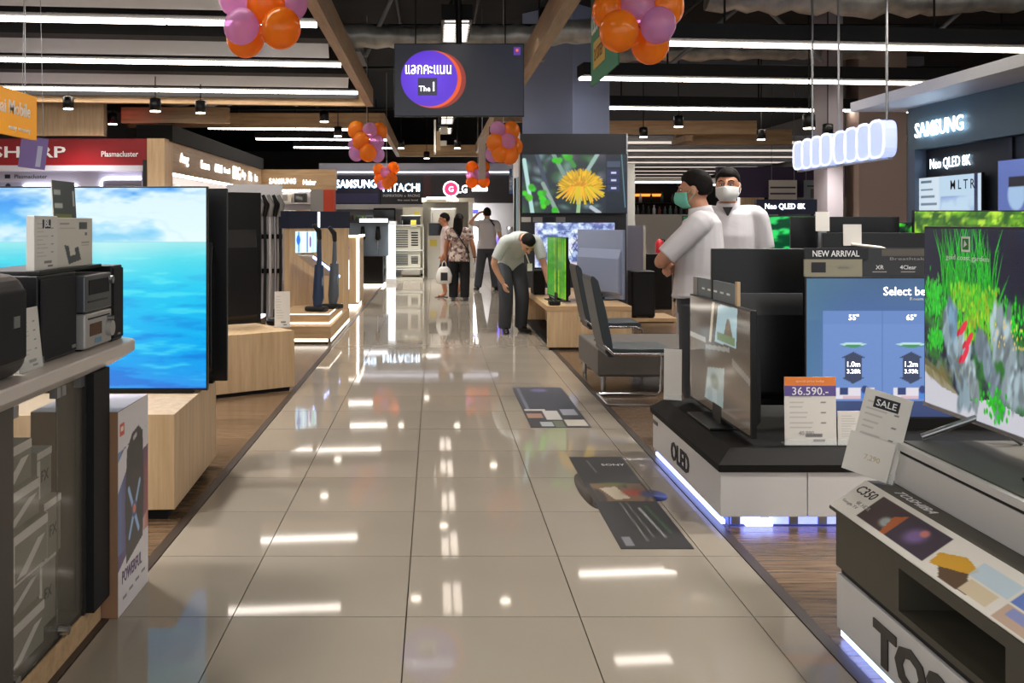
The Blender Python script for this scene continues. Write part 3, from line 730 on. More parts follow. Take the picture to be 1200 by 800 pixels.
MB().bx(-.75, .1, .45, .55, .64, 1.36).build('backboard', mat('blue_grey_panel', (130, 146, 160), .5), t)
MB().bx(-.78, .12, .2, .6, 1.36, 1.42).build('canopy', m_black, t); MB().bx(-.5, .1, .15, .2, 1.37, 1.45).build('sign_light', mat('sign_glow', (255, 255, 255), emit=(250, 252, 255), estr=2.2), t)
for x in (-.45, -.12):
    MB().cyl((x, .4, .66), (x, .4, 1.0), .018, n=8).build('blender_shaft', m_chrome, t); MB().lathe([(.03, 0), (.06, .04), (.05, .16), (.04, .3)], (x, .4, .98), 12).build('blender_body', m_black, t)
t = thing('light_pillar', 'white and pale blue glowing pillar past the blender display', 'pillar', (-1.0, 21.5, 0))
MB().bx(-.09, .09, 0, .5, .1, 1.32).build('lit_panel', mat('pale_blue_glow', (255, 255, 255), emit=(190, 225, 240), estr=1.3), t); MB().bx(-.12, .12, -.02, .5, 0, .1).build('base', m_white, t); MB().bx(-.12, .12, -.02, .5, 1.32, 1.4).build('cap', m_white, t)
# ------------------------------------------------------------------ shops along the far left
m_red = mat('red_fascia', (140, 10, 22), .4); m_paintw = mat('pale_shop_wall', (206, 204, 214), .5)
sh = struct('wall_shop', 'white shop wall under a red fascia behind the ocean television', (-4.3, 14.3, 0))
MB().bx(-4.5, 0, .35, .5, 0, 2.22).build('wall_panel', m_paintw, sh)
MB().bx(-4.5, 0, 0, .5, 2.22, 2.62).build('fascia', m_red, sh)
MB().bx(-4.5, 0, -.01, .5, 2.14, 2.22).build('valance', m_paintw, sh)
MB().bx(0, .26, -.05, .4, 0, 2.62).build('end_panel', m_oak, sh)
MB().bx(-.06, .0, -.06, 0, 0, 2.3).build('jamb', m_black, sh)
text('SHARP', sh, (-1.78, -.012, 2.42), m_letterw, width=1.1, height=.17, bold=.03)
text('Plasmacluster', sh, (-.42, -.012, 2.39), m_letterw, width=.55, height=.085, bold=.02)
text('Plasmacluster', sh, (-1.9, .34, 2.07), m_ink, width=.5, height=.06)
MB().bx(-2.3, -2.22, .34, .35, 2.04, 2.1).build('logo_square', m_ink, sh)
m_glowv = mat('violet_white_glow', (255, 255, 255), emit=(235, 232, 255), estr=6.)
def niche(x0, x1, z0, z1, y=.33, R=.08):
    pts = [(x0, y, z0), (x0, y, z1 - R)] + [(x0 + R - R * math.cos(a), y, z1 - R + R * math.sin(a)) for a in (PI / 6, PI / 3, PI / 2)] + \
          [(x1 - R + R * math.sin(a), y, z1 - R + R * math.cos(a)) for a in (0, PI / 6, PI / 3, PI / 2)] + [(x1, y, z0)]
    MB().tube(pts, .016, 6).build('niche_light', m_glowv, sh)
    MB().bx(x0 + .03, x1 - .03, .335, .349, z0, z1 - .03).build('niche_back', mat('niche_grey', (120, 118, 128), .6), sh)
niche(-.82, -.1, 1.3, 2.04); niche(-2.0, -1.2, 1.3, 1.94, R=.03); niche(-3.4, -2.62, 1.3, 1.96, R=.03)
def paint_ad():
    c = Cv(40, 24, (176, 178, 206)); c.ell(.6, .3, .1, .25, (30, 30, 40)); c.ell(.6, .8, .2, .4, (200, 205, 225)); c.rect(.05, .1, .35, .9, (196, 190, 214))
    return c.a
picture('poster', paint_ad(), -2.55, -2.05, 1.7, 1.98, .34, sh, m_print)
for k, (x, col) in enumerate(((-.66, (90, 90, 96)), (-.42, (206, 106, 70)), (-.2, (120, 118, 122)))):
    t = thing('air_purifier', ('dark', 'orange and white', 'grey')[k] + ' air purifier in the rounded lit niche under the red fascia', 'air purifier', (-4.3 + x, 14.45, 1.55))
    MB().bx(-.09, .09, -.1, .1, 0, .24).build('body', mat('purifier%d' % k, col, .5), t, bevel=.02); MB().bx(-.07, .07, -.103, -.1, .05, .2).build('grille', m_char, t)
tag(MB().bx(-5.1, -4.32, 14.3, 14.62, 1.5, 1.55).build('shelf', m_paintw), 'white shelf in the rounded lit niche under the red fascia', 'shelf')
# oak bulkhead above the red fascia
tag(MB().bx(-6.1, -4.95, 14.25, 14.4, 2.66, 3.22).build('wall_bulkhead', m_oak), 'oak bulkhead above the red fascia', kind='structure')
tag(MB().bx(-5.0, -3.3, 15.2, 15.35, 2.95, 3.2).build('trim_1', m_oak_h), 'oak beam above the wall of brand names', kind='structure')
# wall of brand names running away from the red fascia
bw = struct('wall_brands', 'oak brand name fascia over lit shelves along the left', (-4.04, 14.6, 0), PI / 2)
MB().bx(0, 7.6, 0, .45, 2.13, 2.6).build('fascia', m_oak_h, bw); MB().bx(0, 7.6, .35, .45, 0, 2.13).build('wall_panel', m_paintw, bw)
MB().bx(0, 7.6, .02, .06, 2.09, 2.13).build('cove_light', m_cove, bw); MB().bx(-.1, 7.6, -.05, .5, 2.6, 2.85).build('bulkhead', m_char, bw)
for k, (s, x, w, h) in enumerate((('Amg', .75, .5, .2), ('Fasson', 2.15, .6, .14), ('MONGE', 3.2, .55, .15), ('Faxwell', 3.9, .5, .1), ('BIG', 4.8, .7, .26), ('dop', 5.5, .4, .2), ('Pi', 6.2, .3, .2), ('is', 6.9, .3, .15))):
    text(s, bw, (x, -.012, 2.37), m_letter, width=w, height=h, bold=.01)
for zz in (.75, 1.25, 1.7): tag(MB().bx(0, 7.5, .02, .35, zz, zz + .03).build('shelf', m_white, bw))
cols = [(96, 100, 110), (170, 172, 178), (60, 62, 68), (120, 150, 160), (200, 196, 190), (140, 90, 70)]
for k in range(16):
    for zz, lab in ((1.73, 'top'),):
        t = thing('small_appliance', '%s small appliance along the lit shelf under the brand name fascia' % ORD[k], 'appliance', (-4.22, 14.9 + k * .46, zz), PI / 2, 'small appliances under the brand fascia')
        hh = .16 + .1 * random.random(); ww = .1 + .05 * random.random()
        MB().lathe([(ww, 0), (ww, .02), (ww * .9, hh * .6), (ww * .6, hh)], n=14).build('body', mat('appl%d' % (k % 6), cols[k % 6], .35), t); MB().bx(-.04, .04, -ww * 1.1, -ww * .8, .04, .08).build('switch', m_ink, t)
# facing fascia with lit names
fw = struct('wall_names', 'oak fascia with lit names facing down the aisle past the tube rack', (-4.1, 22.2, 0))
MB().bx(0, 1.78, 0, .4, 2.13, 2.6).build('fascia', m_oak_h, fw); MB().bx(0, 1.5, .3, .4, 0, 2.13).build('wall_panel', m_paintw, fw)
MB().bx(1.5, 1.75, -.02, .4, .2, 2.13).build('pilaster', mat('orange_red', (196, 66, 36), .5), fw); MB().bx(1.2, 1.5, -.02, .3, .2, 2.13).build('pilaster', m_inkg, fw)
text('SAMSUNG', fw, (.55, -.012, 2.33), m_letter, width=.62, height=.12, bold=.02); text('Haier', fw, (1.18, -.012, 2.3), m_letter, width=.3, height=.12, bold=.01)
MB().bx(0, 1.5, .02, .05, 2.09, 2.13).build('cove_light', m_cove, fw)
for zz in (.9, 1.4, 1.8): MB().bx(0, 1.2, .05, .3, zz, zz + .03).build('shelf', m_white, fw)
for k, (x, zz, col) in enumerate(((.3, 1.83, (190, 170, 120)), (.6, 1.83, (220, 214, 200)), (.95, 1.83, (52, 54, 54)), (.35, 1.43, (206, 160, 110)), (.7, 1.43, (240, 236, 228)), (1.0, 1.43, (180, 130, 90)))):
    t = thing('boxed_goods', ('tan carton on the upper shelf', 'white carton on the upper shelf', 'dark oven on the upper shelf', 'amber carton on the lower shelf', 'white carton on the lower shelf', 'brown carton on the lower shelf')[k] + ' under the lit oak fascia', 'appliance', (-4.1 + x, 22.35, zz))
    MB().bx(-.14, .14, -.1, .12, 0, .22).build('body', mat('good%d' % k, col, .5), t, bevel=.01); MB().bx(-.1, .06, -.104, -.1, .04, .18).build('front', m_inkg if k != 2 else m_gloss, t)

# ------------------------------------------------------------------ far wall with lit signs
fr = struct('wall_signs', 'far wall with lit brand signs at the end of the aisle', (0, 26.0, 0))
MB().bx(-3.2, 2.9, .3, .45, 0, 3.0).build('wall_panel', m_paintw, fr)
m_sgn = mat('dark_sign', (38, 34, 36), .4); m_sgnb = mat('navy_sign', (24, 26, 48), .35)
MB().bx(-2.79, -1.50, 0, .3, 1.86, 2.66).build('sign_panel', m_sgnb, fr); MB().bx(-1.48, -.32, 0, .3, 1.86, 2.66).build('sign_panel', m_sgn, fr); MB().bx(-.32, -.12, -.02, .3, 1.2, 2.66).build('sign_panel', mat('maroon', (72, 40, 40), .5), fr)
MB().bx(-.12, 2.9, 0, .3, 1.9, 2.66).build('sign_panel', m_sgn, fr)
MB().bx(-2.79, -.32, -.3, .3, 1.72, 1.86).build('soffit', m_white, fr)
MB().bx(-3.4, 2.9, -.35, -.3, 2.70, 2.74).build('cornice_light', mat('cornice', (220, 220, 230), emit=(225, 230, 245), estr=2.0), fr)
text('SAMSUNG', fr, (-2.15, -.015, 2.42), m_biglet, width=1.1, height=.22, bold=.04); text('HITACHI', fr, (-.92, -.015, 2.32), m_biglet, width=1.0, height=.22, bold=.03)
MB().bx(-2.7, -1.55, -.01, 0, 1.9, 2.16).build('sign_picture', mat('violet_print', (64, 60, 96), .5), fr)
text('INSPIRATION  x  RACING', fr, (-.92, -.015, 2.1), m_letterw, width=1.0, height=.07); text('the next level', fr, (-.75, -.015, 1.98), m_letterw, width=.55, height=.05)
lg = MB(); lg.cyl((.43, -.02, 2.28), (.43, 0, 2.28), .17, n=28); lg.build('round_logo', mat('logo_magenta', (190, 40, 90), emit=(210, 60, 110), estr=.9), fr)
MB().tube([(.43 + .2 * math.cos(a), -.02, 2.28 + .2 * math.sin(a)) for a in np.linspace(0, 2 * PI, 25)], .018, 6).build('logo_ring', m_letter, fr)
text('G', fr, (.43, -.025, 2.28), m_letter, size=.2, bold=.01); text('LG', fr, (.74, -.02, 2.28), m_letter, width=.26, height=.22, bold=.04)
MB().bx(1.0, 1.42, -.03, 0, 2.22, 2.38).build('lit_panel', MATS['sign_glow'], fr)
MB().bx(.7, 1.16, -.4, .3, .9, 1.86).build('bright_niche', mat('niche_glow', (255, 255, 255), emit=(255, 252, 240), estr=5.0), fr); MB().bx(.72, 1.16, -.42, -.4, 1.6, 1.72).build('violet_light', mat('violet_glow', (80, 80, 255), emit=(90, 90, 255), estr=1.5), fr)
# white goods in front of it
m_wg = mat('white_enamel', (222, 220, 210), .3); m_cream = mat('cream_enamel', (206, 200, 182), .4); m_grille = mat('ac_grille', (92, 90, 84), .6); m_yel = mat('yellow_energy_label', (222, 204, 90), .5)
def fridge(label, x, Y, w, h, split, m=m_wg, lab=True, dark=False):
    t = thing('fridge', label, 'fridge', (x, Y, 0))
    MB().bx(-w / 2, w / 2, .03, .62, .02, h).build('body', m, t, bevel=.01)
    for k, (a, b) in enumerate(((.05, split - .01), (split + .01, h - .02))):
        d = MB().bx(-w / 2 + .008, w / 2 - .008, 0, .03, a, b).build('door', m_gloss if dark and k == 1 else m, t, bevel=.006)
        MB().bx(-w / 2 + .03, -w / 2 + .05, -.025, 0, a + .1, b - .1).build('handle', m_alu, d)
        if lab: MB().bx(.0, .14, -.004, 0, b - .3, b - .1).build('energy_label', m_yel, d)
    MB().bx(-w / 2 + .03, w / 2 - .03, .05, .58, 0, .02).build('foot', m_black_m, t)
    return t
fridge('cream fridge with yellow labels beneath the dark brand sign', -.55, 25.0, .62, 1.78, 1.1, m_cream)
fridge('white fridge with yellow label in front of the lit kiosk', .20, 23.6, .62, 1.72, .95)
fridge('white fridge with dark glass upper door near the air conditioners', -.62, 24.2, .5, 1.55, .8, m_wg, True, True)
t = thing('appliance_kiosk', 'tall white kiosk with lit cornice over the fridges', 'kiosk', (.23, 24.35, 0))
MB().bx(-.55, .72, .3, .5, 0, 1.88).build('back_panel', m_wg, t); MB().bx(-.57, .74, -.6, .5, 1.88, 1.98).build('canopy', m_cream, t); MB().bx(-.45, .3, -.62, -.6, 1.95, 2.0).build('cornice_light', MATS['sign_glow'], t)
MB().bx(.6, .72, -.6, .3, 0, 1.88).build('side_panel', m_wg, t); text('MITSUI', t, (.2, -.61, 1.92), m_letter, width=.28, height=.06)
t = thing('range_hood_display', 'dark appliance panel with white control cards on the kiosk', 'appliance', (.02, 23.3, .75))
MB().bx(-.2, .2, 0, .2, 0, .62).build('body', m_wg, t); MB().bx(-.18, .18, -.01, 0, .3, .6).build('dark_window', m_gloss, t); MB().bx(-.15, .02, -.012, 0, .04, .2).build('notice', m_yel, t); MB().bx(.04, .18, -.012, 0, .04, .22).build('notice', m_card, t); MB().bx(-.21, .21, 0, .25, -.75, 0).build('cabinet', m_wg, t)
def ac(label, x, Y, z, w=.75, h=.55):
    t = thing('air_conditioner', label, 'air conditioner', (x, Y, z))
    MB().bx(-w / 2, w / 2, 0, .3, 0, h).build('case', m_cream, t, bevel=.01)
    for k in range(8): MB().bx(-w * .42, w * .1, -.01, 0, .06 + k * (h - .12) / 8, .06 + (k + .6) * (h - .12) / 8).build('slat', m_grille, t)
    for k in range(6): MB().bx(w * .2, w * .42, -.01, 0, .1 + k * (h - .2) / 6, .1 + (k + .5) * (h - .2) / 6).build('slat', m_char, t)
ac('cream window air conditioner stacked on the far white shelving', -.72, 22.6, .72); ac('lower cream air conditioner on the far shelving', -.72, 22.6, .30, .75, .38)
t = thing('shelving_unit', 'white shelving unit holding the cream air conditioners', 'shelf', (-.72, 22.55, 0))
for zz in (.25, .69, 1.28): MB().bx(-.45, .45, -.03, .45, zz, zz + .03).build('shelf', m_wg, t)
for x in (-.45, .43): MB().bx(x, x + .02, -.03, .45, 0, 1.31).build('upright', m_wg, t)
MB().bx(-.45, .45, -.03, .45, 0, .06).build('base', m_cream, t)
t = thing('dark_column_fridge', 'dark tall fridge under the far navy sign', 'fridge', (-1.35, 25.2, 0)); MB().bx(-.28, .28, .03, .6, 0, 1.75).build('body', m_char, t, bevel=.01); MB().bx(-.27, .27, 0, .03, .05, 1.7).build('door', m_gloss, t); MB().bx(.2, .22, -.03, 0, .6, 1.3).build('handle', m_alu, t)
for k, (x, col) in enumerate(((-2.33, (52, 54, 60)), (-2.0, (112, 150, 96)), (-1.72, (180, 190, 210)), (-2.67, (150, 146, 140)))):
    t = thing('microwave', ('black', 'green', 'silver', 'grey')[k] + ' countertop appliance on the far shelf under the navy sign', 'appliance', (x, 25.42, 1.3)); MB().bx(-.135, .135, 0, .25, 0, .26).build('body', mat('mw%d' % k, col, .4), t, bevel=.01); MB().bx(-.11, .06, -.004, 0, .04, .22).build('window', m_gloss, t)
tag(MB().bx(-2.85, -1.66, 25.4, 25.68, 0, 1.3).build('low_cabinet', m_wg), 'white cabinet carrying countertop appliances under the navy sign', 'cabinet')
# counter things at the far end on the right of the aisle
t = thing('round_table_display', 'dark appliance counter with purple lamp behind the white-shirted man', 'counter', (1.75, 20.6, 0))
MB().bx(-.5, .5, 0, .7, .0, .8).build('cabinet', mat('brown_cab', (58, 36, 34), .5), t); MB().bx(-.55, .55, -.03, .75, .8, .85).build('top', m_cream, t); MB().ell((-.35, .1, .97), (.09, .09, .12)).build('purple_lamp', mat('purple_lamp', (90, 70, 220), emit=(110, 90, 255), estr=1.0), t)
for k, x in enumerate((-.1, .25)):
    t = thing('coffee_maker', ('tall chrome', 'short black')[k] + ' coffee maker on the far counter', 'appliance', (1.75 + x, 20.9, .85)); MB().lathe([(.1, 0), (.1, .05), (.08, .3 - .1 * k), (.1, .42 - .12 * k)], n=16).build('body', (m_alu, m_black)[k], t); MB().tube([(.1, 0, .1), (.17, 0, .2), (.1, 0, .3)], .012, 8).build('handle', m_black, t)
t = thing('hanging_poster', 'blue and white hanging poster above the far appliances', 'poster', (1.95, 21.0, 2.0)); 
def paint_blue():
    c = Cv(40, 40, (70, 110, 160)); n = c.fbm(4, 4, 3, 3); c.mix(np.clip((n - .5) * 5, 0, 1), (200, 220, 235)); c.rect(.1, .02, .9, .3, (200, 215, 230)); c.ell(.3, .7, .2, .15, (210, 225, 235))
    return c.a
MB().bx(-.32, .32, 0, .01, 0, .55).build('board', m_card, t); picture('print', paint_blue(), -.32, .32, 0, .55, -.002, t, m_print)
for s in (-.25, .25): MB().cyl((s, .005, .55), (s, .005, 2.5), .004, n=5).build('cord', m_alu, t)
# hanging signs near the left
t = thing('hanging_sign', 'yellow orange hanging sign with white lettering at the edge', 'sign', (-3.35, 7.2, 2.05), PI / 2)
MB().bx(-1.0, .78, -.02, .02, 0, .36).build('board', mat('amber_sign', (226, 152, 16), .45, emit=(226, 152, 16), estr=.25), t)
text('Thai Mobile', t, (.3, -.022, .22), m_letterw, width=.7, height=.11, bold=.03, ext=.002); text('easy money', t, (.45, -.022, .05), m_letterw, width=.4, height=.04)
for x in (-.6, .6): MB().cyl((x, 0, .36), (x, 0, 2.45), .005, n=5).build('cord', m_alu, t)
t = thing('hanging_card', 'tilted purple hanging card printed with a tall bottle', 'sign', (-3.49, 8.25, 1.83), .2)
M = Matrix.Rotation(.12, 4, 'Y')
MB().bx(-.11, .11, 0, .006, 0, .27).build('board', mat('violet_card', (116, 100, 164), .5), t, M=M); MB().bx(.03, .07, -.003, 0, .02, .2).build('printed_bottle', mat('pale_violet', (170, 176, 206), .5), t, M=M)
for x in (-.08, .1): MB().cyl((x, .003, .27), (x * .5, .003, 2.6), .003, n=5).build('cord', m_alu, t)
# ------------------------------------------------------------------ pictures on the right-hand screens
def paint_aquarium():
    c = Cv(440, 170, (14, 22, 44)); r = random.Random(5)
    c.mix(np.clip((c.fbm(4, 3, 4, 2) - .45) * 3, 0, 1), (24, 50, 80), .8)
    c.mix(np.clip((c.fbm(10, 8, 4, 9) - .38) * 4, 0, 1) * np.clip((c.V - .28) * 5, 0, 1), (40, 120, 40), .9); c.mix(np.clip((c.fbm(16, 10, 3, 19) - .5) * 5, 0, 1) * np.clip((c.V - .5) * 6, 0, 1), (110, 130, 130), .8)
    for k in range(150):      # tall grass fronds
        x = r.uniform(.22, .75); b = r.uniform(.35, .6); l = r.uniform(.25, .55); d = r.uniform(-.16, .16); g = r.uniform(.6, 1)
        c.line(x, b, x + d * .4, b - l * .6, .013, .010, (20 * g, 190 * g, 30 * g), .9); c.line(x + d * .4, b - l * .6, x + d, b - l, .010, .001, (30 * g, 215 * g, 40 * g), .9)
    for k in range(500):     # leafy middle
        x = r.uniform(.3, .8); y = r.uniform(.3, .6); c.ell(x, y, r.uniform(.008, .018), r.uniform(.012, .03), (r.uniform(50, 160), r.uniform(150, 215), 30), r.uniform(0, 3), .5)
    for x, y, rx, ry in ((.12, .42, .13, .12), (.1, .36, .1, .08), (.14, .62, .1, .06), (.88, .45, .12, .1)):
        for k in range(160):
            c.ell(x + r.gauss(0, rx * .45), y + r.gauss(0, ry * .45), .008, .02, (r.uniform(10, 50), r.uniform(150, 220), r.uniform(20, 50)), r.uniform(0, 3), .5)
    c.poly([(0, .78), (.2, .82), (.45, .92), (.75, .86), (1, .9), (1, 1), (0, 1)], (196, 196, 206))
    c.poly([(.0, .74), (.25, .81), (.4, .9), (.2, .88), (.0, .82)], (120, 112, 74), .7)
    for (xa, ya, xb, yb, wd, n, hue) in ((.26, .47, .47, .93, .05, 120, (140, 164, 176)), (.42, .56, .58, .92, .03, 60, (166, 184, 190)), (.6, .56, .82, .9, .04, 80, (124, 144, 158)), (.78, .46, .97, .82, .08, 130, (156, 176, 184)), (.3, .42, .34, .52, .03, 25, (112, 150, 176))):
        for k in range(n):
            q = r.random(); g = r.uniform(.62, 1.14); x = xa + (xb - xa) * q + r.gauss(0, wd * .55); y = ya + (yb - ya) * q + r.gauss(0, wd * .5)
            c.ell(x, y, r.uniform(.02, .045), r.uniform(.03, .08), tuple(min(255, v * g) for v in hue), -.45 + r.gauss(0, .2), .5, .85)
    for k in range(50): c.ell(.2 + r.gauss(0, .1), .80 + r.gauss(0, .03), .03, .02, (110, 98, 54), .3, 1., .6)
    for x, y, a in ((.44, .53, -.6), (.5, .59, -.7), (.46, .67, -.8)): c.ell(x, y, .05, .028, (226, 40, 70), a * .5, .2); c.ell(x - .05, y + .03, .022, .018, (190, 30, 60), a * .5)
    for k in range(60): c.ell(.78 + r.gauss(0, .07), .89 + r.gauss(0, .04), .012, .02, (20, r.uniform(150, 205), 24), 0, .5)
    for k in range(30): c.ell(r.uniform(.75, 1), r.uniform(.45, .6), .006, .012, (230, 200, 90), 0, .5)
    half = c.a[:, ::2]
    return np.concatenate([half, half[:, ::-1]], 1)
def paint_select():
    c = Cv(240, 136); c.vg([(0, (56, 92, 130)), (.3, (66, 100, 158)), (.82, (88, 122, 184)), (.86, (52, 70, 116)), (1, (50, 66, 110))])
    c.mix(np.clip((.18 - c.U) * 6, 0, 1), (60, 112, 130), .5); c.mix(np.clip((c.fbm(3, 3, 3, 4) - .5) * 2, 0, 1) * (c.V < .3), (90, 130, 150), .4)
    c.rect(.066, .235, .99, .88, (104, 138, 198)); c.rect(.066, .235, .99, .33, (98, 132, 192))
    for k in range(4):
        x = .187 + k * .229
        c.rect(x + .113, .235, x + .116, .88, (84, 118, 180))
        c.ell(x, .475, .055 + .008 * k, .012, (190, 225, 225)); c.ell(x, .488, .045 + .008 * k, .01, (60, 140, 90))
        c.poly([(x, .53), (x + .05, .575), (x + .034, .575), (x + .034, .71), (x + .05, .71), (x, .76), (x - .05, .71), (x - .034, .71), (x - .034, .575), (x - .05, .575)], (50, 62, 92))
        c.rect(x - .07, .79, x + .085, .87, (222, 216, 226)); c.rect(x - .055, .79, x - .02, .84, (40, 60, 110)); c.rect(x + .03, .80, x + .06, .87, (70, 130, 210)); c.ell(x + .045, .80, .015, .03, (40, 60, 120)); c.rect(x - .04, .845, x + .03, .865, (210, 180, 190))
    return c.a
def paint_the1():
    c = Cv(300, 170, (34, 35, 42)); q = c.fbm(2, 2, 2, 1); c.mix(np.clip(c.U - .55, 0, 1) * 1.2, (38, 44, 60), .7)
    c.ell(.33, .5, .225, .40, (150, 56, 48), 0, .02); c.ell(.29, .49, .23, .405, (240, 92, 44), 0, .02)
    c.ell(.268, .48, .222, .395, (98, 56, 214), 0, .02); c.ell(.24, .46, .19, .34, (112, 72, 236), 0, .8)
    c.rect(.18, .47, .33, .72, (62, 60, 76))
    c.rect(.925, .04, .975, .15, (96, 60, 150)); c.ell(.95, .085, .012, .025, (236, 110, 80))
    return c.a
def paint_dandelion():
    c = Cv(260, 150, (30, 44, 50)); r = random.Random(9)
    for k in range(60): c.ell(r.uniform(0, .8), r.uniform(0, 1), r.uniform(.03, .09), r.uniform(.06, .2), [(60, 110, 60), (120, 160, 150), (36, 40, 60), (90, 80, 96), (40, 90, 40), (150, 180, 180)][k % 6], r.uniform(0, 3), 1., .7)
    for x0, y0, x1, y1, col in ((.02, .1, .1, 1, (180, 220, 215)), (.14, 0, .3, .9, (60, 70, 90)), (.3, .0, .4, .35, (120, 150, 140)), (.42, 0, .5, .2, (60, 140, 60)), (.72, .0, .6, .35, (150, 180, 170)), (.2, .5, .34, 1, (140, 160, 150)), (.66, .9, .74, 1, (180, 190, 200))):
        for q in range(3): c.line(x0, y0, x1, y1, .04 - .01 * q, .04 - .01 * q, col, .35)
    for x, y in ((.1, .58), (.18, .68), (.24, .86), (.06, .72), (.3, .95), (.2, .78), (.44, .06), (.34, .12)):
        for q in range(4): c.ell(x + r.gauss(0, .02), y + r.gauss(0, .03), .035, .06, (r.uniform(40, 80), r.uniform(150, 215), 30), r.uniform(0, 3), .5)
    c.rect(.80, 0, 1, 1, (14, 26, 40), .75); c.line(.95, 0, .985, .9, .012, .012, (90, 140, 150), .5)
    for q in range(3): c.line(.555, .6, .53, 1.1, .035 - .01 * q, .035 - .01 * q, (150, 190, 140), .6)
    c.ell(.56, .52, .19, .24, (226, 160, 14), 0, .35)
    for k in range(700):
        a = r.uniform(-PI, 0); l = r.uniform(.35, 1.); x0, y0 = .56, .60
        px = x0 + .235 * l * math.cos(a) * r.uniform(.9, 1.05); py = y0 + .36 * l * math.sin(a)
        g = r.uniform(.72, 1); c.line(x0 + (px - x0) * .7, y0 + (py - y0) * .7, px, py, .013, .006, (250 * g, 196 * g, 24 * g), .9)
    for k in range(60):
        x = r.uniform(-1, 1); c.line(.56 + x * .10, .56, .56 + x * .235, .80 - .10 * abs(x) ** 2 + r.uniform(-.06, .06), .014, .009, (250 * r.uniform(.8, 1), 200 * r.uniform(.8, 1), 30))
    for k in range(40):
        c.ell(.56 + r.gauss(0, .05), .48 + r.gauss(0, .05), .012, .02, (206, 130, 10), 0, .6, .7)
    for k in range(3): c.rect(.81, .26 + k * .13, .93, .37 + k * .13, (34, 44, 90), .95); c.rect(.85, .30 + k * .13, .90, .33 + k * .13, (200, 205, 230))
    c.rect(.81, .12, .94, .22, (70, 84, 110), .8)
    return c.a
def paint_branches():
    c = Cv(220, 125, (170, 190, 235)); n = c.fbm(16, 10, 4, 8); c.mix(np.clip((n - .5) * 7, 0, 1), (240, 250, 255)); c.mix(np.clip((.46 - n) * 8, 0, 1), (84, 100, 160), .9)
    m = c.fbm(5, 4, 3, 6); c.mix(np.clip((m - .55) * 4, 0, 1), (190, 170, 225), .5); r = random.Random(4)
    for k in range(30):
        x = r.uniform(.45, 1); y = r.uniform(.4, 1); c.line(x, y, x + r.uniform(-.1, .1), y - r.uniform(.05, .3), .008, .003, (40, 46, 70), .8)
    c.ell(.5, .95, .4, .1, (230, 215, 225), 0, .5)
    return c.a
def paint_green(seed=3, col=(40, 170, 40), dark=(10, 40, 20), kx=3, ky=2):
    c = Cv(90, 60, dark); n = c.fbm(kx * 3, ky * 3, 4, seed); c.mix(np.clip((n - .42) * 4, 0, 1), col); c.mix(np.clip((c.fbm(kx * 6, ky * 6, 3, seed + 1) - .55) * 6, 0, 1), tuple(min(255, v * 1.5 + 20) for v in col), .8)
    return c.a
def paint_bamboo():
    c = Cv(80, 60, (60, 150, 30)); r = random.Random(2)
    for k in range(14):
        x = r.uniform(0, 1); c.line(x, 0, x + r.uniform(-.06, .06), 1, .02, .03, [(150, 200, 40), (30, 100, 20), (110, 190, 50), (170, 150, 60)][k % 4], .7)
    c.mix(np.clip((c.fbm(2, 8, 3, 4) - .55) * 4, 0, 1), (30, 110, 20), .6)
    return c.a
def paint_list_screen():
    c = Cv(140, 80, (186, 212, 232)); c.rect(0, 0, .38, 1, (206, 222, 234)); c.rect(.08, .05, .26, .09, (90, 110, 130))
    for k in range(7): c.rect(.08, .17 + k * .11, .08 + .2 + .03 * (k % 3), .20 + k * .11, (110, 130, 150)); c.rect(.03, .17 + k * .11, .05, .2 + k * .11, (90, 110, 130))
    c.mix(np.clip((c.fbm(4, 4, 3, 5) - .5) * 4, 0, 1) * (c.U > .4) * (c.V > .3), (130, 150, 205), .7)
    for x in (.48, .84): c.ell(x, .62, .04, .06, (70, 60, 80)); c.ell(x, .82, .06, .16, (196, 170, 196)); 
    c.ell(.68, .86, .07, .1, (80, 80, 120)); c.rect(.955, 0, 1, 1, (200, 220, 240)); c.rect(.9, 0, .95, 1, (40, 50, 80))
    return c.a
def paint_oled():  # bright patches are reflections of the room painted in as screen content
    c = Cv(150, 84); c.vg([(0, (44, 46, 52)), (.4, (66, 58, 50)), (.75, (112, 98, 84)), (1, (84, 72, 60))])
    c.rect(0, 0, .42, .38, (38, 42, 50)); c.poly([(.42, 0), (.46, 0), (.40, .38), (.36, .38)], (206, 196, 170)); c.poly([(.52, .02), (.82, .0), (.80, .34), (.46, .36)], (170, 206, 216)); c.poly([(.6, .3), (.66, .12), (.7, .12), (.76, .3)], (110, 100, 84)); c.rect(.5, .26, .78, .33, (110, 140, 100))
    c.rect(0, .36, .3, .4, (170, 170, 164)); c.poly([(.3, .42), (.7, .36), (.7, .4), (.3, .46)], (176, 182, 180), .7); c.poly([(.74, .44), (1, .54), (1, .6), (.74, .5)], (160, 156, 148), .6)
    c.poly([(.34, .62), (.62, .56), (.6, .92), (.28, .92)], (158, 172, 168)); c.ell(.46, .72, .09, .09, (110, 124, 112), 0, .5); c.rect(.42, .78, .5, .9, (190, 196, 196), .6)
    return c.a * .9
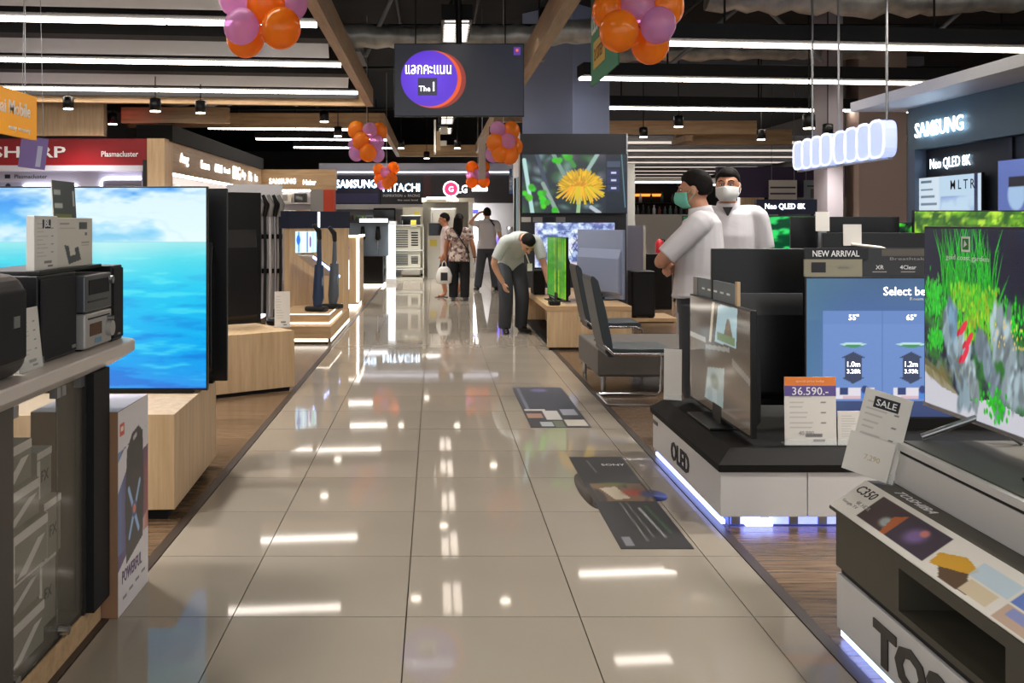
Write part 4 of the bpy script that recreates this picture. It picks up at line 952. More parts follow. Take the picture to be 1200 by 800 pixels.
def paint_spec():
    c = Cv(360, 50, (218, 214, 206))
    for x0, x1, col in ((.17, .26, (58, 42, 44)), (.26, .37, (54, 44, 62))): c.rect(x0, .12, x1, .86, col)
    c.ell(.235, .6, .02, .18, (150, 160, 160), 0, .5); c.poly([(.235, .4), (.26, .2), (.262, .86), (.245, .86)], (170, 90, 40)); c.ell(.31, .5, .03, .3, (120, 96, 150), .3, .6); c.ell(.32, .35, .012, .12, (200, 120, 110), 0, .5)
    c.poly([(.375, .5), (.42, .3), (.46, .4), (.45, .62), (.38, .8)], (206, 156, 40)); c.poly([(.4, .75), (.45, .55), (.48, .92), (.42, .95)], (90, 66, 44)); c.rect(.45, .2, .53, .55, (176, 200, 216), .8); c.rect(.46, .6, .52, .9, (206, 190, 160))
    c.rect(.54, .2, .62, .56, (90, 120, 190)); c.poly([(.55, .4), (.6, .3), (.62, .5), (.58, .55)], (160, 110, 80)); c.rect(.54, .6, .66, .95, (186, 160, 140)); c.rect(.55, .62, .6, .8, (130, 140, 190))
    c.rect(.67, .3, .78, .34, (160, 158, 156)); c.rect(.67, .42, .76, .45, (176, 172, 168)); c.rect(.67, .55, .75, .7, (40, 44, 44)); c.ell(.71, .78, .015, .1, (50, 60, 60)); c.poly([(.74, .95), (.77, .6), (.8, .95)], (90, 60, 40)); c.rect(.84, .2, .97, .6, (140, 150, 180))
    src = np.clip((c.U - .074) / .94 + .17, 0, 1); ix = np.clip((src * c.w).astype(int), 0, c.w - 1); row = np.arange(c.h)[:, None]
    return np.where((c.U > .068)[..., None], c.a[row, ix], np.array([218, 214, 206]) / 255.)
def paint_sticker(a):
    c = Cv(50, 110, (40, 39, 40))
    if a:
        c.rect(.1, .36, .95, .56, (110, 84, 62)); n = c.fbm(6, 6, 3, 5); c.mix(((c.V > .36) & (c.V < .56)) * np.clip((n - .5) * 6, 0, 1), (52, 44, 40)); c.poly([(.22, .42), (.5, .4), (.62, .53), (.36, .55)], (190, 182, 160), .8); c.ell(.72, .47, .22, .05, (150, 60, 44), 0, .6); c.ell(.95, .49, .18, .05, (52, 58, 96), 0, .6); c.ell(.5, .37, .4, .03, (96, 100, 50), 0, .8)
        c.line(.3, .06, .34, .22, .006, .006, (110, 110, 110)); c.line(.4, .58, .44, .93, .004, .004, (140, 140, 140)); c.line(.5, .58, .56, .9, .004, .004, (120, 120, 120)); c.line(.64, .64, .72, .9, .01, .006, (150, 156, 150)); c.line(.76, .62, .84, .86, .012, .012, (46, 74, 50)); c.rect(.1, .9, .22, .97, (110, 110, 114))
    else:
        c.vg([(0, (58, 58, 70)), (.6, (42, 46, 58)), (1, (48, 44, 46))]); c.rect(.08, .04, .14, .6, (96, 96, 110)); c.ell(.5, .1, .2, .06, (96, 90, 130), 0, .4)
        for x0, y0, x1, y1, col in ((.05, .6, .4, .64, (196, 190, 180)), (.05, .7, .3, .8, (160, 120, 96)), (.35, .64, .6, .84, (190, 186, 180)), (.66, .6, .92, .74, (150, 150, 160)), (.2, .88, .4, .97, (170, 176, 180)), (.62, .84, .95, .96, (196, 190, 176)), (.42, .86, .58, 1, (96, 104, 80))): c.rect(x0, y0, x1, y1, col, .85)
    return c.a

# ------------------------------------------------------------------ near stand with slanted label rail
t = thing('tv_stand', 'dark grey stand with white riser, open slot and white base at the near corner', 'tv stand', (1.32, 2.2, 0), -PI / 2)
MB().bx(-.94, 1.2, .03, .9, 0, .035).build('toe_kick', m_black_m, t)
MB().bx(-.93, 1.2, .01, .03, .008, .03).build('under_light', m_led, t)
MB().bx(-.94, 1.2, 0, .95, .035, .213).build('base', m_white, t, bevel=.003)
MB().bx(-.93, 1.2, .012, .95, .213, .235).build('shadow_gap', m_black_m, t)
for b in ((-.945, -.52, 0, .9, .235, .42), (-.01, 1.2, 0, .9, .235, .42), (-.52, -.01, 0, .9, .378, .42), (-.52, -.01, 0, .9, .235, .256)):
    MB().bx(*b).build('carcass', m_olive, t)
MB().bx(-.52, -.01, .35, .4, .25, .38).build('slot_back', m_black_m, t)
MB().prism([(-.02, .42), (.95, .42), (.95, .51), (.1, .51), (-.02, .428)], -.95, 1.2, 'x').build('slanted_top', m_olive, t)
sl = math.atan2(.12, .082); M = Matrix.Translation((0, -.022, .433)) @ Matrix.Rotation(-sl, 4, 'X')
r_ = MB().bx(-.93, 1.2, -.004, 0, 0, .142).build('label_rail', m_card, t, M=M)
picture('print', paint_spec(), -.928, 1.198, .002, .140, -.0048, t, m_print, M=M)
text('C350', t, (0, 0, 0), m_ink, width=.115, height=.034, ext=.0005, bold=.02, M=M @ Matrix.Translation((-.855, -.0052, .105)) @ RX, shear=.2)
text('4K HDR', t, (0, 0, 0), m_inkg, width=.09, height=.014, ext=.0005, M=M @ Matrix.Translation((-.80, -.0052, .06)) @ RX)
text('Google TV', t, (0, 0, 0), m_inkg, width=.1, height=.014, ext=.0005, M=M @ Matrix.Translation((-.86, -.0052, .04)) @ RX)
text('TOSHIBA', t, (-.22, -.003, .115), mat('dark_letter', (66, 60, 56), .5), width=.9, height=.125, bold=.10, ext=.002)
text('TOSHIBA', t, (0, 0, 0), m_letterw, width=.22, height=.03, ext=.0005, shear=.3, M=Matrix.Translation((-.70, .14, .5112)))
MB().bx(-.92, 1.2, .18, .9, .51, .615).build('riser', m_white, t, bevel=.002)
MB().bx(-.915, 1.2, .184, .9, .615, .625).build('groove', m_black_m, t); MB().bx(-.92, 1.2, .18, .9, .625, .648).build('riser_lip', m_white, t)
MB().bx(-.90, 1.2, .2, .9, .648, .653).build('top_plate', m_olive, t)
# aquarium television
t = tv('television showing a planted aquarium with red fish on the near stand', 1.13, .635, (1.75, 2.83, .653), -PI / 2, paint_aquarium(), .06, 'none')
for s in (-.24, .3):
    MB().tube([(s - .05, -.16, .008), (s, 0, .085), (s + .03, .12, .008)], .011, 8).build('leg', m_alu if s < 0 else m_black, t)
MB().bx(-.565, .565, -.016, -.012, .06, .072).build('lower_trim', m_alu, t)
text('gold coast garden', t, (-.29, -.0145, .59), m_letterw, width=.25, height=.022, ext=.0004); MB().bx(-.32, -.27, -.0145, -.0138, .612, .662).build('logo_frame', m_letterw, t)
MB().bx(-.313, -.277, -.0152, -.0145, .619, .655).build('logo_fill', mat('logo_green', (40, 130, 50), .5), t); MB().prism([(-.305, .626), (-.285, .636), (-.30, .651)], -.0158, -.0152, 'y').build('logo_leaf', m_letterw, t)
t = card('price_card', 'tilted white sale card leaning on the near stand riser', .15, .28, (1.425, 3.14, .526), -.75, paint_listcard(6), .15)
t.rotation_euler[1] = .19
M = Matrix.Rotation(-.15, 4, 'X')
MB().bx(-.04, .04, -.0016, -.001, .225, .262).build('sale_block', m_ink, t, M=M); text('SALE', t, (0, 0, 0), m_letterw, width=.064, height=.022, ext=.0004, bold=.02, M=M @ Matrix.Translation((0, -.0022, .2435)) @ RX)
MB().bx(-.085, .06, -.012, -.009, -.0, .13).build('front_card', m_card, t, M=M)
text('7,290', t, (0, 0, 0), mat('gold_ink', (196, 180, 130), .5), width=.05, height=.02, ext=.0004, M=M @ Matrix.Translation((.0, -.0125, .06)) @ RX)

# ------------------------------------------------------------------ oled island
isl = thing('tv_stand', 'white television island with charcoal slab top and blue under light beside the aisle', 'tv stand', (1.27, 4.25, 0))
MB().bx(.05, 2.0, .05, 1.25, 0, .052).build('toe_kick', mat('blue_lit_kick', (120, 130, 170), .5), isl)
for k in range(14): MB().bx(.06 + k * .13, .10 + k * .13, .040, .046, .008, .046).build('vent', m_alu, isl)
MB().bx(.012, .03, .03, 1.3, .012, .03).build('under_light', m_led, isl); MB().bx(.06, 1.9, .046, .05, .006, .046).build('under_light', m_ledb, isl)
MB().bx(.12, .24, .02, .045, .004, .034).build('lamp_box', m_led, isl)
MB().bx(0, .385, 0, 1.32, .052, .25).build('base_panel', m_white, isl, bevel=.002); MB().bx(.389, 2.0, 0, 1.32, .052, .25).build('base_panel', m_white, isl, bevel=.002)
def rr(i, z): return [(-.012 + i, -.012 + i, z), (2.0, -.012 + i, z), (2.0, 1.34 - i, z), (-.012 + i, 1.34 - i, z)]
MB().rings([rr(.01, .25), rr(0, .256), rr(0, .285), rr(.07, .345)], smooth=False).build('slab_top', m_char, isl)
text('OLED', isl, (0, 0, 0), m_ink, width=.36, height=.10, bold=.05, ext=.002, M=Matrix.Translation((-.003, .70, .145)) @ Matrix.Rotation(-PI / 2, 4, 'Z') @ RX)
MB().bx(-.004, .0, 1.2, 1.3, .2, .22).build('handle_slot', m_black, isl)
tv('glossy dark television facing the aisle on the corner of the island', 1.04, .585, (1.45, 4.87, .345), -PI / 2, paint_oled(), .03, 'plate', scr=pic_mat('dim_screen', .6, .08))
t = thing('header_board', 'grey icon board standing along the top of the glossy dark television', 'sign', (1.455, 4.95, .96), -PI / 2)
MB().bx(-.42, .35, 0, .01, 0, .10).build('board', mat('slate_board', (104, 116, 122), .5), t); MB().bx(-.42, -.34, -.004, 0, 0, .10).build('end_tab', m_inkg, t)
for k in range(5): MB().bx(-.25 + k * .11, -.20 + k * .11, -.003, 0, .04, .05).build('icon', m_letterw, t)
MB().bx(.33, .36, -.004, .012, 0, .115).build('clip', m_oak, t)
card('price_card', 'tall white leaflet on the far corner of the television island', .10, .29, (1.36, 5.47, .345), -.35, None, .06)
card('price_card', 'small pale card behind the grey icon board', .1, .16, (1.66, 5.5, .345 + .66), -.2, paint_listcard(8), .05, holder=False)
tag(MB().bx(1.64, 1.68, 5.48, 5.52, .345, 1.0).build('card_post', m_alu), 'thin post holding the small pale card', 'post')
tv('big television turned away so its black back faces the aisle entrance', 1.46, .82, (2.18, 5.02, .345), PI, None, .06, 'plate')
t = tv('television listing screen sizes beneath a new arrival header', 1.25, .70, (2.44, 4.70, .345), 0, paint_select(), .05, 'bar')
text('Select best screen size', t, (.02, -.0145, .68), m_letter, width=.52, height=.042, bold=.01, ext=.0005); text('Room size or viewing distance', t, (.06, -.0145, .64), m_letterw, width=.34, height=.018, ext=.0004)
for k, (s, d, e) in enumerate((('55"', '1.0m', '3.28ft'), ('65"', '1.2m', '3.93ft'), ('75"', '1.4m', '4.59ft'), ('85"', '1.6m', '5.25ft'))):
    x = -.617 + (.187 + k * .229) * 1.234
    text(s, t, (x, -.0145, .552), m_letter, height=.028, ext=.0004, bold=.01); text(d, t, (x, -.0145, .322), m_letter, width=.062, height=.026, ext=.0004); text(e, t, (x, -.0145, .287), m_letter, width=.066, height=.02, ext=.0004)
t = thing('header_board', 'new arrival header with pale price panel standing on the screen size television', 'sign', (2.10, 4.70, 1.096))
MB().bx(-.285, .0, -.004, .006, 0, .085).build('pale_panel', mat('khaki_card', (150, 146, 124), .5), t); MB().bx(-.285, .03, -.005, .006, .085, .14).build('black_panel', m_black, t)
text('NEW ARRIVAL', t, (-.13, -.007, .113), m_letterw, width=.23, height=.03, bold=.03, ext=.0005); MB().bx(-.25, -.18, -.006, 0, .02, .07).build('picture', m_ink, t); text('4K90K', t, (-.09, -.006, .045), m_inkg, width=.06, height=.016, ext=.0004)
t = thing('header_board', 'charcoal feature banner with white icons beside the new arrival header', 'sign', (2.50, 4.71, 1.096))
MB().bx(-.4, .45, -.004, .006, 0, .14).build('banner', mat('banner_dark', (52, 54, 58), .5), t); MB().bx(-.3, .45, -.006, 0, .10, .135).build('upper_strip', mat('strip_grey', (92, 88, 80), .5), t)
text('Breathtaking picture with XR', t, (.0, -.0065, .085), m_inkg, width=.52, height=.018, ext=.0004)
for k in range(5): text(('XR', '4Clear', '4Sound', 'Motion', 'Smart')[k], t, (-.31 + k * .14, -.006, .045), m_letterw, width=(.04, .08, .08, .08, .07)[k], height=.02, ext=.0004); MB().bx(-.345 + k * .14, -.275 + k * .14, -.005, -.004, .02, .025).build('caption', m_inkg, t)
t = card('price_card', 'price card with orange and purple header reading 36.590', .236, .31, (1.715, 4.36, .345), 0, paint_listcard(12), .04)
M = Matrix.Rotation(-.04, 4, 'X')
MB().bx(-.118, .118, -.0022, -.0008, .27, .31).build('orange_band', mat('orange_band', (226, 130, 60), .5), t, M=M); MB().bx(-.118, .118, -.0022, -.0008, .223, .27).build('purple_band', mat('purple_band', (96, 82, 146), .5), t, M=M)
text('36.590.-', t, (0, 0, 0), m_letterw, width=.165, height=.036, ext=.0004, bold=.01, M=M @ Matrix.Translation((.0, -.003, .246)) @ RX); text('special price today', t, (0, 0, 0), mat('pale_orange', (250, 200, 160), .5), width=.13, height=.014, ext=.0004, M=M @ Matrix.Translation((0, -.003, .29)) @ RX)
text('40.990', t, (0, 0, 0), m_inkg, width=.07, height=.02, ext=.0004, M=M @ Matrix.Translation((-.02, -.002, .055)) @ RX)
card('price_card', 'small plain white card beside the 36.590 price card', .15, .155, (1.915, 4.36, .345), 0, paint_listcard(13), .04)
# aisle stickers
for a, x0, x1, y0, y1, lab in ((1, .775, 1.08, 3.98, 5.54, 'dark floor sticker with a colourful picture band beside the white island'), (0, .635, 1.04, 6.34, 7.89, 'blue grey floor sticker with small product pictures before the armless chairs')):
    t = thing('floor_sticker', lab, 'floor sticker', ((x0 + x1) / 2, (y0 + y1) / 2, .0012)); w, h = (x1 - x0) / 2, (y1 - y0) / 2
    M = Matrix.Rotation(-PI / 2, 4, 'X')
    MB().bx(-w, w, -h, h, -.0004, .0008).build('sheet', m_black, t); picture('print', paint_sticker(a), -w, w, -h, h, -.0012, t, m_floorprint, M=M)
    if a:
        text('SONY', t, (0, 0, 0), m_letterw, width=.13, height=.04, ext=.0002, M=Matrix.Translation((.07, .6, .0016)) @ Matrix.Rotation(-PI / 2 * .0, 4, 'Z'))
        MB().lathe([(1, 0), (1, .0008)], n=24).build('print_edge', mat('print_grey', (92, 84, 76), .4), t, M=Matrix.Translation((-w, .1, 0)) @ Matrix.Diagonal((.05, .32, 1, 1)))
        MB().lathe([(1, 0), (1, .0008)], n=24).build('print_edge', mat('print_blue', (58, 56, 84), .4), t, M=Matrix.Translation((w, .0, 0)) @ Matrix.Diagonal((.075, .10, 1, 1)))

# ------------------------------------------------------------------ seats
m_fab = mat('grey_vinyl', (88, 82, 77), .5, noise=.05); m_chair = mat('slate_vinyl', (50, 57, 61), .42)
t = thing('ottoman', 'low grey vinyl ottoman with short chrome legs between two chairs', 'ottoman', (1.30, 7.62, 0))
MB().bx(0, .95, 0, 1.05, .13, .355).build('cushion', m_fab, t, bevel=.02, seg=3)
for x in (.05, .9):
    for y in (.05, 1.0): MB().cyl((x, y, .13), (x, y, 0), .022, .018, n=12).build('leg', m_chrome, t)
def chair(label, loc, rz):
    t = thing('cantilever_chair', label, 'chair', loc, rz, 'slate cantilever chairs by the ottoman')
    w = .21
    # seat: front towards -y
    MB().rings([[(sx * w, y, z) for sx, z in ((-1, z0), (1, z0), (1, z1), (-1, z1))] for y, z0, z1 in ((-.27, .395, .41), (-.25, .375, .43), (0, .37, .425), (.2, .375, .43), (.24, .39, .42))], smooth=False).build('seat', m_chair, t, bevel=.012, seg=3)
    back = [(.20, .36), (.235, .5), (.275, .7), (.325, .93), (.335, .965)]
    rs = []
    for k, (y, z) in enumerate(back):
        th = (.03, .045, .045, .035, .012)[k]
        rs.append([(-w, y - th, z), (w, y - th, z), (w, y + th * .6, z), (-w, y + th * .6, z)])
    MB().rings(rs, smooth=False).build('backrest', m_chair, t, bevel=.012, seg=3)
    for s in (-1, 1):
        x = s * .215
        MB().tube([(x, .25, .45), (x, .18, .385), (x, -.22, .385), (x, -.27, .36), (x, -.28, .30), (x, -.27, .04), (x, -.24, .014), (x, .22, .014)], .0125, 10).build('frame_tube', m_chrome, t)
    MB().tube([(-.215, .22, .014), (.215, .22, .014)], .0125, 10).build('floor_bar', m_chrome, t)
chair('slate cantilever chair nearest the floor sticker with tall sloping back', (1.50, 7.29, 0), PI / 2)
chair('slate cantilever chair behind the grey ottoman with tall sloping back', (1.66, 9.15, 0), PI / 2)
# ------------------------------------------------------------------ oak bench and television wall
t = thing('display_bench', 'oak display bench in front of the dark television wall', 'bench', (1.2, 10.2, 0))
MB().bx(0, .9, 0, 2.9, .41, .47).build('top', m_oak_h, t, bevel=.003); MB().bx(0, .9, 0, .06, .03, .41).build('end_panel', m_oak, t); MB().bx(0, .9, 2.84, 2.9, .0, .41).build('end_panel', m_oak, t); MB().bx(.3, .9, .06, 2.84, .0, .41).build('back_panel', m_oak_h, t); MB().bx(.02, .88, .01, .05, 0, .03).build('toe_kick', m_black_m, t)
MB().bx(.05, .3, .06, 2.84, .0, .04).build('lower_board', m_char, t)
tv('slim television showing bamboo green turned sideways on the oak bench', .95, .70, (1.40, 10.95, .47), -1.47, paint_bamboo(), .03, 'plate')
t = tv('television turned away with a grey back on the oak bench', 1.0, .78, (1.93, 11.15, .47), 1.95, None, .03, 'plate')
for ch in t.children:
    if ch.name.startswith(('bezel', 'back_cover')): ch.data.materials[0] = mat('grey_tv_back', (140, 150, 176), .4)
t = thing('soundbar_unit', 'dark subwoofer box on the oak bench beside the bending man', 'speaker', (1.29, 12.0, .47)); MB().bx(-.07, .07, -.2, .2, 0, .3).build('cabinet', m_char, t, bevel=.01); MB().bx(-.075, -.07, -.17, .17, .03, .27).build('grille', m_mesh, t)
t = thing('power_cable', 'tangle of black cable and plug at the near bench corner', 'cable', (1.27, 10.34, .47)); MB().bx(-.04, .08, -.06, .08, 0, .05).build('power_block', m_black, t, bevel=.01); MB().tube([(.0, 0, .03), (-.04, -.05, .1), (.03, -.1, .05), (.06, .05, .02), (-.03, .12, .06), (.1, .16, .01)], .007, 6).build('cord', m_black, t)
wl = struct('wall_television', 'dark free-standing wall carrying two televisions before the pillar', (1.18, 13.3, 0))
MB().bx(0, 1.48, 0, .15, 0, 2.6).build('wall_panel', mat('wall_charcoal', (58, 60, 66), .5), wl); MB().bx(1.48, 1.50, -.01, .15, 0, 2.6).build('edge_trim', m_alu, wl)
MB().bx(-.02, 0, -.02, .9, 0, 2.62).build('side_panel', m_wg, wl); MB().bx(-.026, -.02, .0, .35, 1.0, 2.0).build('side_banner', mat('pale_blue_banner', (140, 170, 184), .5), wl); MB().bx(-.05, -.02, .36, .42, 1.2, 2.0).build('side_handle', m_black, wl)
tv('television showing a yellow dandelion high on the dark wall', 1.46, .83, (1.925, 13.22, 1.47), 0, paint_dandelion(), .015, 'none')
tv('television showing frosty branches low on the dark wall', 1.12, .64, (1.93, 13.22, .72), 0, paint_branches(), .01, 'none')
t = thing('price_strip', 'narrow strip of price cards between the two wall televisions', 'price card', (1.6, 13.285, 1.37)); 
for k in range(4): MB().bx(-.4 + k * .16, -.27 + k * .16, -.006, .01, 0, .07).build('card', (m_card, m_inkg, m_ink, m_inkg)[k], t)
pc = struct('pillar', 'square blue grey pillar rising behind the dark television wall')
m_pil = mat('pillar_paint', (156, 170, 206), .55)
MB().prism([(1.31, 14.35), (1.957, 13.6), (2.62, 14.35), (1.96, 15.1)], 0, 4.5, 'z').build('shaft', m_pil, pc)
# speakers and partition right of it
t = thing('display_plinth', 'thin oak plinth under the tower speaker', 'plinth', (2.85, 13.3, 0)); MB().bx(-.45, .45, -.3, .45, .0, .06).build('board', m_oak_h, t); MB().bx(-.4, .4, -.302, -.3, .0, .012).build('toe_kick', m_black_m, t)
t = thing('tower_speaker', 'black tower speaker on the thin oak plinth', 'speaker', (2.85, 13.2, .06)); MB().bx(-.16, .16, -.14, .16, .015, .64).build('cabinet', m_black, t, bevel=.015); MB().bx(-.14, .14, -.15, -.14, .05, .6).build('grille', m_mesh, t)
for x in (-.12, .12): MB().bx(x - .03, x + .03, -.1, .1, 0, .015).build('foot', m_black_m, t)
t = thing('black_cabinet', 'big black demo cabinet behind the tower speaker', 'cabinet', (3.48, 15.0, 0)); MB().bx(-.24, .24, 0, .4, 0, .87).build('body', m_black_m, t, bevel=.005); MB().bx(-.22, .22, -.01, 0, .05, .82).build('door', m_black, t)
t = thing('floor_partition', 'grey low partition beside the dark television wall', 'partition', (2.95, 14.2, 0)); MB().bx(-.16, .14, 0, .06, 0, 1.32).build('panel', mat('partition_grey', (150, 152, 172), .5), t); MB().bx(.14, .18, -.01, .07, 0, 1.32).build('end_post', m_wg, t)
t = thing('promo_table', 'small table with red cloth and white notices behind the crossed-arms man', 'table', (3.75, 16.5, 0)); MB().bx(-.45, .45, 0, .6, .55, .72).build('red_cloth', mat('red_cloth', (196, 40, 40), .7), t); 
for x in (-.4, .4):
    for y in (.05, .55): MB().cyl((x, y, 0), (x, y, .55), .02, n=8).build('leg', m_black, t)
t = thing('notice_box', 'white notice box on the red clothed table', 'box', (3.55, 16.7, .72)); MB().bx(-.14, .14, 0, .1, 0, .2).build('box', m_card, t); MB().bx(-.1, .1, -.003, 0, .05, .15).build('print', m_inkg, t)
t = thing('fire_extinguisher', 'red fire extinguisher on the red clothed table', 'extinguisher', (3.9, 16.6, .72)); MB().lathe([(.06, 0), (.07, .02), (.07, .3), (.02, .36)], n=16).build('cylinder', mat('ext_red', (170, 30, 40), .3), t); MB().tube([(0, 0, .36), (.08, -.02, .34), (.1, -.03, .15)], .012, 8).build('hose', m_black, t)
t = thing('blue_jug', 'pale blue jug standing at the end of the red table', 'jug', (3.38, 16.55, .72)); MB().lathe([(.07, 0), (.09, .05), (.08, .3), (.05, .38)], n=16).build('body', mat('jug_blue', (96, 140, 196), .4), t); MB().tube([(.08, 0, .08), (.14, 0, .18), (.07, 0, .3)], .012, 8).build('handle', m_wg, t)
# ------------------------------------------------------------------ television islands farther right
t = thing('tv_stand', 'second low television island behind the two masked men', 'tv stand', (2.55, 6.0, 0))
MB().bx(0, 2.6, 0, 2.0, .03, .26).build('base', m_white, t); MB().bx(-.02, 2.62, -.02, 2.02, .26, .345).build('slab_top', m_char, t); MB().bx(.05, 2.55, .04, 1.95, 0, .03).build('toe_kick', m_black_m, t)
tv('black television back with a cable just over the charcoal feature banner', 1.4, .88, (3.25, 6.3, .345), PI, None, .07, 'plate')
tv('grey topped television back behind the black one', .8, .98, (3.02, 7.05, .345), PI, None, .08, 'plate')
tv('television showing dark forest leaves behind the black backs', 1.3, .95, (4.05, 7.45, .345), 0, paint_green(5, (50, 170, 30), (12, 22, 30), 4, 3), .07, 'plate')
tv('television showing bright lime foliage under the lit awning', 1.5, 1.03, (4.2, 6.9, .345), 0, paint_green(8, (130, 200, 30), (40, 90, 10), 6, 4), .075, 'plate')
card('price_card', 'white blank card clipped at the corner of the black television back', .12, .14, (2.74, 6.27, 1.21), 0, None, .02, holder=False)
card('price_card', 'white blank card standing above the black television back', .10, .14, (2.8, 6.9, 1.3), 0, None, .02, holder=False)
tag(MB().bx(2.77, 2.83, 6.905, 6.93, .345, 1.3).build('card_post', m_alu), 'thin post behind the black back holding the blank card', 'post')
tag(MB().tube([(2.72, 6.24, 1.22), (2.9, 6.22, 1.2), (3.02, 6.23, 1.16), (3.1, 6.235, 1.12)], .009, 8).build('white_cable', m_card), 'white cable hanging over the black television back', 'cable')
t = thing('tv_stand', 'third low television island beneath the broccoli television', 'tv stand', (2.5, 9.0, 0)); MB().bx(0, 1.4, 0, .9, 0, .7).build('base', m_inkg, t); MB().bx(-.02, 1.42, -.02, .92, .7, .74).build('slab_top', m_char, t)
tv('television showing vivid green broccoli beside the masked man', 1.35, .64, (3.08, 9.3, .74), 0, paint_green(11, (30, 170, 70), (4, 70, 40), 2, 2), .05, 'plate')
t = thing('sign_board', 'dark board with lit lettering on posts above the broccoli television', 'sign', (4.06, 11.0, 1.46)); MB().bx(-.36, .34, 0, .06, 0, .17).build('board', m_sgnb, t); text('Neo QLED 8K', t, (-.03, -.006, .085), m_letter, width=.46, height=.075)
for x in (-.3, .3): MB().cyl((x, .03, 0), (x, .03, -1.46), .02, n=8).build('post', m_black, t)
t = thing('shelf_row', 'low dark shelf with small warm lit goods under the dark lettered board', 'shelf', (4.05, 11.4, 0)); MB().bx(-.5, .5, 0, .3, 0, 1.25).build('body', m_char, t); MB().bx(-.5, .5, -.02, .3, 1.25, 1.28).build('top', m_char, t)
for k in range(5):
    tt = thing('small_bottle', '%s small lit jar along the low dark shelf' % ORD[k], 'jar', (3.7 + k * .17, 11.5, 1.28)); MB().lathe([(.03, 0), (.035, .02), (.035, .08), (.02, .11)], n=12).build('body', mat('jar%d' % k, ((200, 150, 110), (120, 120, 130), (190, 190, 180), (200, 110, 80), (210, 180, 150))[k], .4), tt); MB().lathe([(.022, .11), (.022, .13)], n=10).build('cap', m_black, tt)
# lit brand wall
bw = struct('wall_brand', 'dark teal brand wall with lit names and recessed screens', (5.0, 10.1, 0), -PI / 2)
m_teal = mat('teal_panel', (84, 108, 118), .45); m_teald = mat('deep_teal', (30, 38, 42), .5)
MB().bx(0, 4.5, 0, .4, 2.12, 2.56).build('fascia', m_teal, bw); MB().bx(0, .14, 0, .4, 0, 2.12).build('jamb', mat('jamb_blue', (92, 106, 124), .45), bw); MB().bx(.14, 4.5, .12, .4, 0, 2.12).build('back_panel', m_teald, bw)
MB().bx(1.62, 1.66, .10, .12, 0, 2.12).build('mullion', m_black, bw)
text('SAMSUNG', bw, (.66, -.03, 2.31), m_biglet, width=.9, height=.15, bold=.015, ext=.004); text('Neo QLED 8K', bw, (.62, .105, 1.955), m_biglet, width=.74, height=.12, bold=.0, ext=.002)
MB().bx(-1.2, 0, .6, .75, 0, 2.5).build('return_panel', m_oak, bw)
tv('recessed screen with a pale list and letters on the teal wall', 1.2, .69, (5.06, 9.42, 1.13), -PI / 2, paint_list_screen(), .01, 'none')
t = [o for o in sc.objects if o.get('label', '').startswith('recessed screen with')][0]
text('M L T R', t, (.28, -.0145, .6), m_ink, width=.42, height=.09, bold=.01, ext=.0005); text('12', t, (-.05, -.0145, .3), m_letter, width=.07, height=.07, ext=.0005)
def paint_orange():
    c = Cv(60, 60, (92, 110, 176)); c.rect(.42, 0, 1, .8, (220, 170, 90)); c.ell(.25, .4, .12, .2, (160, 190, 225)); c.rect(.15, .2, .36, .32, (30, 30, 44)); c.mix(np.clip((c.fbm(4, 4, 3, 3) - .5) * 5, 0, 1) * (c.U > .42), (190, 90, 60), .7); c.rect(0, .8, 1, 1, (40, 60, 40))
    return c.a
tv('second recessed screen with an orange picture at the picture edge', 1.1, .78, (5.06, 8.02, 1.13), -PI / 2, paint_orange(), .01, 'none')
tag(MB().bx(4.72, 5.0, 8.5, 9.4, 1.05, 1.28).build('demo_box', m_black_m), 'long black box ledge below the recessed screens', 'box')
tag(MB().bx(4.75, 4.95, 9.42, 9.6, 1.1, 1.31).build('wooden_box', mat('tan_box', (176, 146, 120), .5)), 'small tan box beside the long black ledge', 'box')
aw = struct('ceiling_awning', 'white soffit over the teal brand wall'); MB().bx(4.5, 9.0, -3, 10.35, 2.56, 2.66).build('soffit', mat('soffit_white', (214, 216, 220), .5), aw)
# hanging glowing letters
m_ring = mat('blue_white_acrylic', (220, 228, 255), .2, emit=(170, 186, 255), estr=.75); m_ring2 = mat('blue_white_edge', (240, 244, 255), .2, emit=(214, 224, 255), estr=1.0)
t = thing('hanging_letters', 'two strings of glowing blue white acrylic letters hanging beside the teal wall', 'sign', (3.95, 10.35, 1.93), -PI / 2)
def ringlet(x, w, h, d=.13):
    pts = []
    for k in range(20):
        a = 2 * PI * k / 20; ca_, sa_ = math.cos(a), math.sin(a)
        pts.append((x + w * abs(ca_) ** .6 * (1 if ca_ > 0 else -1), h / 2 + h / 2 * abs(sa_) ** .6 * (1 if sa_ > 0 else -1)))
    MB().prism(pts, -d / 2, d / 2, 'y').build('letter', m_ring, t, bevel=.02)
    MB().tube([(px_, -d / 2, pz_) for px_, pz_ in pts + pts[:1]], .007, 6).build('letter_edge', m_ring2, t)
for k, x in enumerate((.12, .36, .60, .84)): ringlet(x, .135, .30 + .006 * k)
for k, x in enumerate((1.18, 1.42, 1.68, 1.93)): ringlet(x, .14, .31 + .008 * k)
MB().bx(-.02, 1.0, -.02, .02, -.02, 0).build('rail', m_alu, t); MB().bx(1.02, 2.06, -.02, .02, -.02, 0).build('rail', m_alu, t)
for x in (.35, 2.0, 1.0): MB().cyl((x, 0, .3), (x, 0, 2.55), .012, n=8).build('hanger_rod', m_alu, t)
